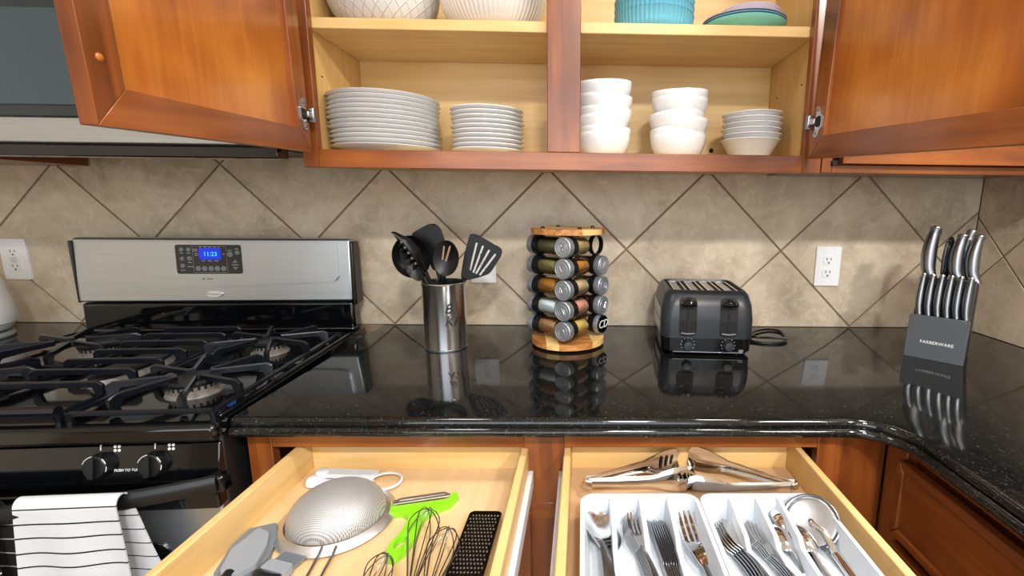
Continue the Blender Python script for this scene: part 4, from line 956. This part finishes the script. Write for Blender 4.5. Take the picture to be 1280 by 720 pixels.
for i in range(10):
    k_ = 9-i
    lathe_thing('side_plate', 'ceramic', plate_prof(0.0865, 0.0145), (-0.3615+random.uniform(-0.002, 0.002), -0.21, zf+k_*0.0102), 'small white side plate, %s of its stack' % nth_top(i, 10), 'plate', 'stacked side plates')
def bowl_prof(R, h, f, t=0.003):
    p = [(0.001, 0.0), (f, 0.0), (f+0.003, 0.002)]
    for i in range(1, 11): a = i/10*pi/2; p.append((f+0.003+(R-f-0.003)*sin(a)**0.9, h*(1-cos(a))**0.92))
    p += [(R-t*0.5, h+0.001)]
    for i in range(10, -1, -1): a = i/10*pi/2; p.append((max(0.002, f+(R-f-t)*sin(a)**0.9), max(0.004, h*(1-cos(a))**0.92) if i < 10 else h))
    p.append((0.001, 0.004)); return p
def bowls(cx, cy, zs, tilts, R, h, f, nm):
    n = len(zs)
    for i, (z, (ta, tb)) in enumerate(zip(zs, tilts)):
        lathe_thing('cereal_bowl', 'ceramic', bowl_prof(R, h, f), (cx+random.uniform(-0.002, 0.002), cy, zf+z), 'white bowl in the stack %s, %s' % (nm, nth_top(n-1-i, n)), 'bowl', 'stacked white bowls '+nm, rot=(radians(ta), radians(tb), 0))
bowls(-0.082, -0.215, [0, 0.0135, 0.043, 0.057, 0.0875, 0.118], [(0, 0), (0, 1), (0, -7), (0, 1), (4, 2), (5, -2)], 0.0675, 0.056, 0.03, 'beside the center post')
bowls(0.1, -0.215, [0, 0.012, 0.0405, 0.054, 0.085, 0.101], [(0, 0), (-3, 0), (4, 2), (0, -7), (4, 1), (5, -2)], 0.0695, 0.056, 0.031, 'between the other two')
fl_prof = [(0.001, 0), (0.04, 0), (0.0425, 0.0015), (0.068, 0.047), (0.0715, 0.0485), (0.0715, 0.05), (0.0665, 0.049), (0.0405, 0.004), (0.001, 0.003)]
for i in range(6):
    k_ = 5-i
    lathe_thing('dessert_bowl', 'ceramic', fl_prof, (0.2835+random.uniform(-0.0015, 0.0015), -0.2, zf+k_*0.0123), 'small flared white bowl, %s of its stack' % nth_top(i, 6), 'bowl', 'stacked flared bowls', rot=(0, radians(-1.5 if i == 0 else 0), 0))
zs = ZS1+0.0005
lathe_thing('serving_bowl', 'relief', bowl_prof(0.128, 0.105, 0.055, 0.004), (-0.60, -0.196, zs+0.0), 'big white serving bowl with raised diamond pattern', 'bowl', n=72)
lathe_thing('serving_bowl', 'ceramic_warm', bowl_prof(0.124, 0.11, 0.06, 0.004), (-0.345, -0.196, zs), 'big white serving bowl with fine vertical ribs', 'bowl', n=384, rib=lambda a, h: 1+0.009*cos(64*a)*(1 if h > 0.006 else 0))
def rib2(a, h): return 1+0.010*cos(56*a)*(1 if h > 0.004 else 0)
for i in range(3):
    p = [(0.001, 0), (0.07, 0), (0.082, 0.004), (0.09, 0.02), (0.093, 0.045), (0.0945, 0.046), (0.0925, 0.047), (0.0885, 0.022), (0.08, 0.007), (0.001, 0.005)]
    lathe_thing('ribbed_bowl', 'blue_bowl', p, (0.035, -0.192, zs+0.0165*i), 'sky blue ribbed bowl, %s of its stack' % ['bottom one', 'middle one', 'topmost'][i], 'bowl', 'stacked blue bowls', n=336, rot=(radians(0), 0, 0), rib=rib2)
pp = [(0.001, 0), (0.04, 0), (0.055, 0.004), (0.088, 0.02), (0.0955, 0.0265), (0.0965, 0.028), (0.0945, 0.0285), (0.086, 0.0225), (0.052, 0.007), (0.001, 0.004)]
for i, (mt, nm) in enumerate((('mint_plate', 'mint green'), ('navy_plate', 'navy blue'), ('sky_plate', 'light blue'), ('navy_plate', 'dark blue'), ('pink_plate', 'pale pink'))):
    o = lathe_thing('plastic_plate', mt, pp, (0.248, -0.2, zs+i*0.0026), nm+' shallow plate in the stack under the lilac bowl', 'plate', 'colourful stacked plates')
lathe_thing('plastic_bowl', 'lilac_bowl', [(0.001, 0), (0.045, 0), (0.048, 0.002), (0.058, 0.035), (0.068, 0.042), (0.0685, 0.0435), (0.066, 0.044), (0.055, 0.037), (0.045, 0.004), (0.001, 0.003)], (0.262, -0.2, zs+0.0165), 'pale lilac bowl standing on the stack of colourful plates', 'bowl')

# ================================================================== left drawer
DZ = ZB+0.0005
def flat_thing(name, label, cat, poly, z, th, mat, holes=(), r=0.0035, bend=None, group=None):
    m = MB().prism(roundpoly(poly, r), z, z+th, holes)
    if bend: m.v = [(a, b, c+bend(a, b)) for a, b, c in m.v]
    return m
# strainer
st = thing('mesh_strainer', 'round fine mesh strainer turned upside down in the drawer', 'strainer', (-0.512, -0.736, DZ), (0, 0, 0))
MB().lathe([(0.0715, 0.009), (0.0855, 0.0035), (0.0862, 0.0045), (0.0855, 0.0055), (0.072, 0.0115)], 64, close=True).build('rim', 'soft_steel', st)
dome = [(0.0705*cos(a), 0.0105+0.047*sin(a)) for a in [pi/2*i/18 for i in range(19)]]; dome[-1] = (0.0005, dome[-1][1])
MB().lathe(dome, 64).build('mesh_dome', 'mesh', st, loc=(0, 0.002, 0), angle=80)
hd_ = MB()
for s in (-1, 1): hd_.tube([(0.024+s*0.0095, -0.070, 0.0105), (0.026+s*0.0095, -0.084, 0.0075), (0.03+s*0.0093, -0.12, 0.006), (0.038+s*0.0085, -0.2, 0.005), (0.046+s*0.006, -0.27, 0.005)], 0.0019, 8)
hd_.build('wire_handle', 'satin_steel', st)
MB().tube([(0.046, -0.262, 0.007), (0.052, -0.325, 0.0075)], [0.008, 0.007], 12).build('grip', 'handle_black', st)
# spatulas
s1 = thing('silicone_scraper', 'wide grey silicone scraper lying against the drawer side', 'spatula', (0, 0, 0), group='grey silicone utensils')
flat_thing('', '', '', [(-0.627, -0.765), (-0.596, -0.752), (-0.577, -0.782), (-0.562, -0.822), (-0.568, -0.858), (-0.588, -0.872), (-0.614, -0.855), (-0.629, -0.80)], DZ, 0.009, 'silicone_dark').build('head', 'silicone_dark', s1, bevel=0.002)
MB().tube([(-0.584, -0.862, DZ+0.009), (-0.566, -0.92, DZ+0.009), (-0.54, -1.02, DZ+0.009)], [0.0075, 0.0085, 0.008], 12).build('handle', 'handle_black', s1)
s2 = thing('silicone_spoonula', 'pale grey silicone spatula resting on top of the wide scraper', 'spatula', (0, 0, 0), group='grey silicone utensils')
flat_thing('', '', '', [(-0.607, -0.775), (-0.585, -0.785), (-0.571, -0.813), (-0.563, -0.846), (-0.577, -0.866), (-0.592, -0.868), (-0.602, -0.858), (-0.615, -0.82)], DZ+0.0095, 0.008, 'silicone_grey').build('head', 'silicone_grey', s2, bevel=0.002)
MB().tube([(-0.588, -0.86, DZ+0.0145), (-0.578, -0.93, DZ+0.011), (-0.565, -1.02, DZ+0.009)], [0.007, 0.0085, 0.008], 12).build('handle', 'handle_black', s2)
# basting brush
br = thing('basting_brush', 'grey silicone basting brush with black handle under the strainer rim', 'brush')
bd_ = Vector((0.28, 0.96)).normalized(); bn = Vector((bd_.y, -bd_.x)); bo = Vector((-0.538, -0.856))
P2 = lambda u, v: tuple(bo+bn*u+bd_*v)
MB().prism(roundpoly([P2(-0.019, 0.0), P2(0.019, 0.0), P2(0.019, 0.018), P2(-0.019, 0.018)], 0.004), DZ+0.003, DZ+0.015).build('ferrule', 'silicone_grey', br, bevel=0.002)
m = MB()
for i in range(12):
    u = -0.0175+0.035*i/11
    m.prism([P2(u-0.0008, 0.016), P2(u+0.0008, 0.016), P2(u+0.0008, 0.038), P2(u-0.0008, 0.038)], DZ+0.0075, DZ+0.0105)
m.build('bristles', 'silicone_dark', br)['kind'] = 'stuff'
MB().tube([(*P2(-0.019, -0.003), DZ+0.009), (*P2(-0.008, -0.009), DZ+0.0095), (*P2(0.008, -0.009), DZ+0.0095), (*P2(0.019, -0.003), DZ+0.009)], [0.006, 0.0085, 0.0085, 0.006], 12).build('handle_yoke', 'handle_black', br)
MB().tube([(*P2(0, -0.008), DZ+0.009), (*P2(0, -0.03), DZ+0.008), (*P2(0, -0.1), DZ+0.009), (*P2(0, -0.17), DZ+0.009)], [0.0085, 0.006, 0.0085, 0.008], 12).build('handle', 'handle_black', br)
# measuring spoons on a ring
ms = thing('measuring_spoons', 'white plastic measuring spoons on a loop behind the strainer', 'measuring spoons')
for i, (cx, cy, r, z) in enumerate(((-0.602, -0.637, 0.0155, 0.002), (-0.597, -0.621, 0.0135, 0.006))):
    rs = [[(cx+p[0], cy+p[1], DZ+z+h) for p in ell(0, 0, r*f, r*f, 24)] for f, h in ((0.3, 0.0125), (0.65, 0.0115), (0.9, 0.0075), (1.0, 0.0), (0.93, 0.0), (0.85, 0.0065), (0.6, 0.01), (0.25, 0.011))]
    sp_ = MB().loft(rs).build('spoon_bowl', 'plastic_white', ms, angle=60)
    MB().prism(roundpoly([(cx+r*0.7, cy-0.007), (-0.503, -0.646+0.009*i), (-0.499, -0.632+0.010*i), (cx+r*0.7, cy+0.007)], 0.003), DZ+z, DZ+z+0.0035).build('spoon_handle', 'plastic_white', sp_, bevel=0.001)
MB().prism(roundpoly([(-0.59, -0.628), (-0.502, -0.632), (-0.497, -0.614), (-0.595, -0.608)], 0.004), DZ+0.009, DZ+0.0135).build('spoon_handle', 'plastic_white', ms, bevel=0.001)
MB().tube([(-0.477+0.028*cos(a), -0.641+0.026*sin(a), DZ+0.008) for a in [2*pi*i/40 for i in range(40)]], 0.0024, 8, closed=True).build('loop', 'plastic_white', ms)
# peeler
pe = thing('vegetable_peeler', 'lime green vegetable peeler with a wide steel blade', 'peeler')
pp_ = [(-0.447, -0.70), (-0.447, -0.718), (-0.436, -0.731), (-0.412, -0.729), (-0.399, -0.738), (-0.399, -0.772), (-0.407, -0.80), (-0.401, -0.826), (-0.389, -0.83), (-0.379, -0.815), (-0.373, -0.78), (-0.376, -0.74), (-0.366, -0.722), (-0.345, -0.709), (-0.336, -0.683), (-0.343, -0.674), (-0.349, -0.676), (-0.35, -0.693), (-0.437, -0.714), (-0.44, -0.70)]
MB().prism(roundpoly(pp_, 0.005), DZ, DZ+0.009, [ell(-0.392, -0.797, 0.007, 0.013, 18, radians(-8))]).build('body', 'lime', pe, bevel=0.002)
d_ = Vector((0.087, 0.023)).normalized(); n_ = Vector((-d_.y, d_.x)); o_ = Vector((-0.437, -0.706))
q2 = lambda u, v: tuple(o_+d_*u+n_*v)
MB().prism([q2(0, -0.006), q2(0.088, -0.006), q2(0.09, 0.0), q2(0.08, 0.009), q2(0.012, 0.009), q2(0, 0.004)], DZ+0.0095, DZ+0.0115, [[q2(0.01, -0.001), q2(0.08, -0.001), q2(0.08, 0.0015), q2(0.01, 0.0015)]]).build('blade', 'soft_steel', pe, bevel=0.0005)
# whisks
def whisk(label, tip, ang, L, rad, nloop, wire, roll, zc, group='wire whisks'):
    wk = thing('wire_whisk', label, 'whisk', group=group); wk.location = (tip[0], tip[1], DZ+zc); wk.rotation_euler = (0, 0, ang)
    for i in range(nloop):
        a = pi*i/nloop+roll; pts = []
        for k_ in range(33):
            t = -1+2*k_/32; s = abs(t)           # s=0 at the tip, 1 at the neck
            wdt = rad*(sin(min(1, s*1.9)*pi/2)**0.75)*(1-0.86*max(0, s-0.35)/0.65) * (1 if t > 0 else -1)
            pts.append((wdt*cos(a), -L*(s**1.35)+0.0008*i, wdt*sin(a)*0.9))
        MB().tube(pts, wire, 6).build('wire_loop', 'dark_satin', wk)
    MB().tube([(0, -L+0.004, 0), (0, -L-0.02, 0), (0, -L-0.1, -(zc-0.012)*0.6), (0, -L-0.14, -(zc-0.012)*0.7)], [0.006, 0.0065, 0.007, 0.0075], 12).build('handle', 'satin_steel', wk)
    return wk
whisk('tall wire whisk lying across the green peeler', (-0.366, -0.75), radians(10), 0.155, 0.026, 4, 0.00085, 0.3, 0.028)
whisk('wire whisk lying against the black grater', (-0.322, -0.792), radians(3), 0.135, 0.024, 4, 0.00085, 0.6, 0.027)
whisk('small wire whisk at the end of the green peeler handle', (-0.394, -0.838), radians(4), 0.11, 0.02, 4, 0.00085, 0.2, 0.0225)
# grater
gr = thing('hand_grater', 'flat black hand grater with rows of steel teeth', 'grater', (-0.281, -0.805, DZ+0.014), (0, 0, radians(-1)))
MB().prism(rrect(-0.025, 0.025, -0.066, 0.07, 0.006), -0.001, 0.001).build('plate', 'grater_black', gr, bevel=0.0004)
m = MB()
for sx in (-1, 1): m.box(sx*0.0245-0.0012, sx*0.0245+0.0012, -0.066, 0.066, -0.0135, 0.0005)
m.box(-0.02, 0.02, 0.0688, 0.0712, -0.0135, 0.001)
m.build('side_flange', 'chrome', gr, bevel=0.0005)
m = MB()
for r_ in range(16):
    for c_ in range(9):
        x = -0.019+0.038*c_/8+(0.0012 if r_ % 2 else -0.0012); y = -0.056+0.115*r_/15
        m.lathe([(0.0017, 0.0009), (0.0014, 0.0019), (0.0004, 0.0022)], 6, c=(x, y, 0))
m.build('teeth', 'acacia_light' if False else 'polished_steel', gr)['kind'] = 'stuff'
bx('end_bar', 'satin_steel', -0.025, 0.025, -0.074, -0.066, -0.0135, 0.003, gr, 0.001)
MB().tube([(0, -0.073, -0.004), (0, -0.19, -0.004)], [0.009, 0.011], 12).build('handle', 'handle_black', gr)

# ================================================================== right drawer
bx('drawer_liner', 'liner', -0.148, 0.262, -1.08, -0.587, ZB+0.0003, ZB+0.0016, None, 0)
tag(bpy.data.objects['drawer_liner'], 'tan dotted liner mat on the cutlery drawer floor', 'liner')
LZ = ZB+0.0018
# cutlery tray
TZ0, TZ1 = LZ, 0.836
ty1, ty0 = -0.738, -1.075
tr = thing('cutlery_tray', 'white plastic cutlery tray filling the open drawer', 'tray')
def tray_half(x0, x1, nm):
    g = 0.008
    out0 = rrect(x0+g, x1-g, ty0+g, ty1-g, 0.02, 6); out1 = rrect(x0, x1, ty0, ty1, 0.022, 6); in1 = rrect(x0+0.006, x1-0.006, ty0+0.006, ty1-0.006, 0.018, 6); in0 = rrect(x0+g+0.006, x1-g-0.006, ty0+g+0.006, ty1-g-0.006, 0.016, 6)
    R = lambda p, z: [(a, b, z) for a, b in p]
    return MB().loft([R(out0, TZ0), R(out1, TZ1-0.003), R(out1, TZ1), R(in1, TZ1+0.0006), R(in1, TZ1-0.002), R(in0, TZ0+0.003)]).build(nm, 'plastic_white', tr, angle=50)
tray_half(-0.1315, 0.0515, 'tray_half'); tray_half(0.0525, 0.2435, 'tray_half')
def divider(x):
    pr_ = [(ty1-0.006, TZ1-0.002), (ty1-0.01, TZ0+0.002), (ty0+0.01, TZ0+0.002), (ty0+0.006, TZ1-0.002), (-1.0, TZ1-0.002), (-0.99, TZ0+0.024), (-0.835, TZ0+0.024), (-0.822, TZ1-0.012)]
    m = MB().prism(pr_, x-0.0035, x+0.0035, plane='yz')
    m.v = [(x+(a-x)*(1.5 if c < TZ0+0.01 else 1.0), b, c) for a, b, c in m.v]
    m.build('divider', 'plastic_white', tr, bevel=0.002)
for x in (-0.083, -0.038, 0.0055, 0.103, 0.145, 0.179): divider(x)
CZ = TZ0+0.0035
def flatware(name, cat, label, group, kind, x, y, z, ang, L, wd, roll=0.0, up=1, mat='polished_steel', pitch=0.0):
    """tip points along +y from the origin at the head end"""
    o = thing(name, label, cat, group=group)
    o.matrix_world = Matrix.Translation((x, y, z)) @ Matrix.Rotation(ang, 4, 'Z') @ Matrix.Rotation(pitch, 4, 'X') @ Matrix.Rotation(roll, 4, 'Y')
    hl = 0.062 if kind == 'spoon' else 0.068
    if kind == 'bigfork': hl = 0.1
    if name == 'tablespoon': hl = 0.05
    if kind == 'knife':
        m = MB().prism([(-0.0015, 0), (0.0065, -0.004), (0.009, -0.012), (0.009, -0.095), (-0.006, -0.095), (-0.006, -0.01)], -0.0006, 0.0006, plane='yz')
        m = MB().prism([(0.0, 0.001), (-0.01, -0.006), (-0.095, -0.006), (-0.095, 0.0075), (-0.02, 0.0085)], -0.0007, 0.0007, plane='yz'); m.build('blade', mat, o)
        MB().tube([(0, -0.09, 0.0), (0, -0.105, 0.0), (0, -0.16, 0.0), (0, -L, 0.0)], [0.0052, 0.0045, 0.0062, 0.0075], 10, sq=0.45, up=(1, 0, 0)).build('handle', 'satin_steel', o)
        return o
    zf_ = lambda d: up*(0.012*(1-min(1, d/hl))**2*1.0+0.006*sin(pi*min(1, max(0, d-hl)/(L-hl))) )
    if kind == 'spoon':
        def fn(u, v):
            d = hl*u; ww = wd*sqrt(max(0, 1-(2*u**0.82-1)**2))+0.0022*u; s = 2*v-1
            return (s*ww, -d, up*(0.008*(s*s-1)*sin(pi*min(1, u))**0.7+0.008))
        MB().grid(fn, 18, 12, 0.0012).build('bowl', mat, o, angle=80)
    else:
        for i in range(4):
            cx = wd*(-0.75+0.5*i)
            def fn(u, v, cx=cx):
                d = 0.005*abs(i-1.5)/1.5+hl*0.55*u; r_ = wd*0.15*(0.45+0.55*min(1, u*3)); return (cx*(0.94+0.06*u)+(2*v-1)*r_, -d, up*(0.010*(1-u)**2+0.002+0.0035*u))
            MB().grid(fn, 10, 2, 0.0014).build('tine', mat, o, angle=80)
        def fn(u, v):
            d = hl*0.53+hl*0.47*u; ww = wd*(0.92*(1-u)**0.6*cos(u*0.6)+0.14*u)+0.001; s = 2*v-1
            return (s*ww, -d, up*(0.0055+0.003*sin(pi*u)-0.003*(1-s*s)*(1-u)))
        MB().grid(fn, 12, 8, 0.0014).build('fork_root', mat, o, angle=80)
    def fh(u, v):
        d = hl-0.002+(L-hl)*u; ww = 0.0032+0.0055*u**1.4*(1 if u < 0.97 else 0.8); s = 2*v-1
        return (s*ww, -d, up*(0.0065+0.0065*sin(pi*u)**1.0+0.0006*(1-s*s)))
    MB().grid(fh, 20, 6, 0.0018).build('handle', 'satin_steel', o, angle=80)
    return o
for i in range(5):
    flatware('dinner_spoon', 'spoon', 'stainless dinner spoon, %s of the nested spoons' % nth_top(4-i, 5), 'nested dinner spoons', 'spoon', -0.1075+0.0035*(4-i)*0.9, -0.752-0.002*(4-i), CZ+0.0035*i+0.001, radians(4), 0.195, 0.0195, roll=radians(10))
for i in range(6):
    flatware('dinner_fork', 'fork', 'stainless dinner fork, %s of the nested forks in the tray' % nth_top(5-i, 6), 'nested dinner forks', 'fork', -0.062+0.0012*i, -0.757-0.001*i, CZ+0.003*i+0.001, radians(7), 0.19, 0.0135, roll=radians(22))
for i in range(8):
    flatware('table_knife', 'knife', ['table knife at the fork side of the knife row in the tray', 'second table knife from the forks in the row', 'third table knife from the forks in the row', 'fourth table knife from the forks in the row', 'fourth table knife from the serving fork in the row', 'third table knife from the serving fork in the row', 'second table knife from the serving fork in the row', 'table knife at the serving fork side of the row'][i], 'table knives standing on edge', 'knife', -0.0285+0.0034*i, -0.755-0.0012*(i % 3), CZ+0.008, radians(6), 0.21, 0.01, mat='dark_satin')
flatware('serving_fork', 'fork', 'large polished serving fork alone in its compartment', None, 'bigfork', 0.030, -0.758, CZ+0.017, radians(3), 0.25, 0.0165, mat='chrome', pitch=radians(4))
for i in range(5):
    flatware('teaspoon', 'spoon', 'stainless teaspoon, %s of the nested teaspoons' % nth_top(4-i, 5), 'nested teaspoons', 'spoon', 0.073+0.0028*i, -0.768-0.001*i, CZ+0.0034*i+0.001, radians(8), 0.165, 0.0155, roll=radians(28))
for i in range(4):
    flatware('salad_fork', 'fork', 'short salad fork, %s of its nest' % nth_top(3-i, 4), 'nested salad forks', 'fork', 0.1165+0.0014*i, -0.77-0.001*i, CZ+0.003*i+0.001, radians(9), 0.165, 0.0115, roll=radians(22))
for i, (x, y, z, a, lab) in enumerate(((0.1755, -0.7475, 0.030, 12, 'shiny tablespoon lying face down behind the other two'), (0.160, -0.776, 0.024, 10, 'shiny tablespoon lying face down in front of the first'), (0.1885, -0.782, 0.028, 9, 'shiny tablespoon lying face down beside the pizza cutter'))):
    flatware('tablespoon', 'spoon', lab, 'shiny tablespoons', 'spoon', x, y, CZ+z, radians(a), 0.165, 0.0165, up=-1, mat='chrome', pitch=radians(9))
# pizza cutter
pc = thing('pizza_cutter', 'round steel pizza cutter in the end compartment of the tray', 'pizza cutter')
nz_ = Vector((-0.42, -0.52, 0.74)).normalized(); hy = Vector((0.2, -0.9, -0.25)); hy = -(hy-nz_*hy.dot(nz_)).normalized(); hx = hy.cross(nz_)
pc.matrix_world = Matrix.Translation((0.2095, -0.79, CZ+0.031)) @ Matrix((hx, hy, nz_)).transposed().to_4x4()
MB().lathe([(0.004, -0.0006), (0.031, -0.0006), (0.0335, 0.0), (0.031, 0.0006), (0.004, 0.0006)], 48, close=True).build('wheel', 'satin_steel', pc)
MB().lathe([(0.001, 0.006), (0.004, 0.0055), (0.0055, 0.002), (0.0055, -0.004), (0.001, -0.005)], 20).build('hub', 'chrome', pc, loc=(0.0, -0.004, 0))
MB().tube([(0.0375*cos(a), 0.0375*sin(a), 0.001) for a in [radians(-95+225*i/30) for i in range(31)]], 0.0024, 8).build('guard', 'dark_satin', pc)
MB().tube([(0.0, -0.002, 0.0055), (0.006, -0.02, 0.005), (0.004, -0.04, 0.003), (0.002, -0.052, 0.0)], [0.003, 0.004, 0.005, 0.006], 8).build('fork_arm', 'chrome', pc)
MB().tube([(0.002, -0.048, 0.0), (0.002, -0.07, 0.006), (0.002, -0.11, 0.02), (0.002, -0.16, 0.04)], [0.006, 0.0075, 0.0095, 0.008], 12).build('handle', 'chrome', pc)
# tongs: two arms joined at a spring end, scalloped heads
def tongs(label, base, dirs, z, L, mirror, zup):
    tg = thing('serving_tongs', label, 'tongs', (base[0], base[1], z), group='steel serving tongs'); s = -1 if mirror else 1
    for ai, (ang, slotted) in enumerate(dirs):
        def fn(u, v):
            d = L*u; t = 2*v-1
            ww = 0.0085+0.004*u if u < 0.6 else 0.0109+0.013*sin(min(1, (u-0.6)/0.4*1.25)*pi/2)*(1 if u < 0.93 else sqrt(max(0.02, 1-((u-0.93)/0.07)**2)))
            bend = 0.0045*(1-t*t) if u < 0.62 else 0.006*(1-t*t)*min(1, (u-0.62)/0.2)+0.0045*(1-t*t)*max(0, 1-(u-0.62)/0.2)
            return (s*d, (1 if ai == 0 else -1)*(bend+0.0045*sin(pi*u)), t*ww)
        m = MB().grid(fn, 26, 8, 0.0012)
        o = m.build('arm', 'chrome', tg, angle=80); o.rotation_euler = (0, 0, s*ang)
        if slotted:
            for k_ in range(3): MB().prism(slot(s*(L*0.8+0.011*k_), -0.011+0.002*k_, s*(L*0.8+0.011*k_+0.003), 0.008, 0.0019), -0.0008 if ai else 0.0052, 0.0016 if ai else 0.0068, plane='xz').build('slit', 'dark_void', o)
    MB().tube([(s*0.006, 0.007, 0), (-s*0.004, 0.005, 0), (-s*0.006, 0, 0), (-s*0.004, -0.005, 0), (s*0.006, -0.007, 0)], 0.0034, 8, sq=2.6, up=(0, 0, 1)).build('spring_end', 'chrome', tg)
    MB().tube([(s*0.004, -0.01, 0.0), (-s*0.009, 0, 0.0), (s*0.004, 0.01, 0.0)], 0.0016, 6).build('pull_ring', 'dark_satin', tg)
tongs('steel serving tongs with slotted head, spring end beside the left drawer', (-0.118, -0.676), ((radians(23), True), (radians(4), False)), DZ+0.0275, 0.185, False, 0)
tongs('steel serving tongs with spring end beside the corner cabinet', (0.229, -0.688), ((radians(31.5), False), (radians(-2.0), True)), DZ+0.0275, 0.185, True, 0)
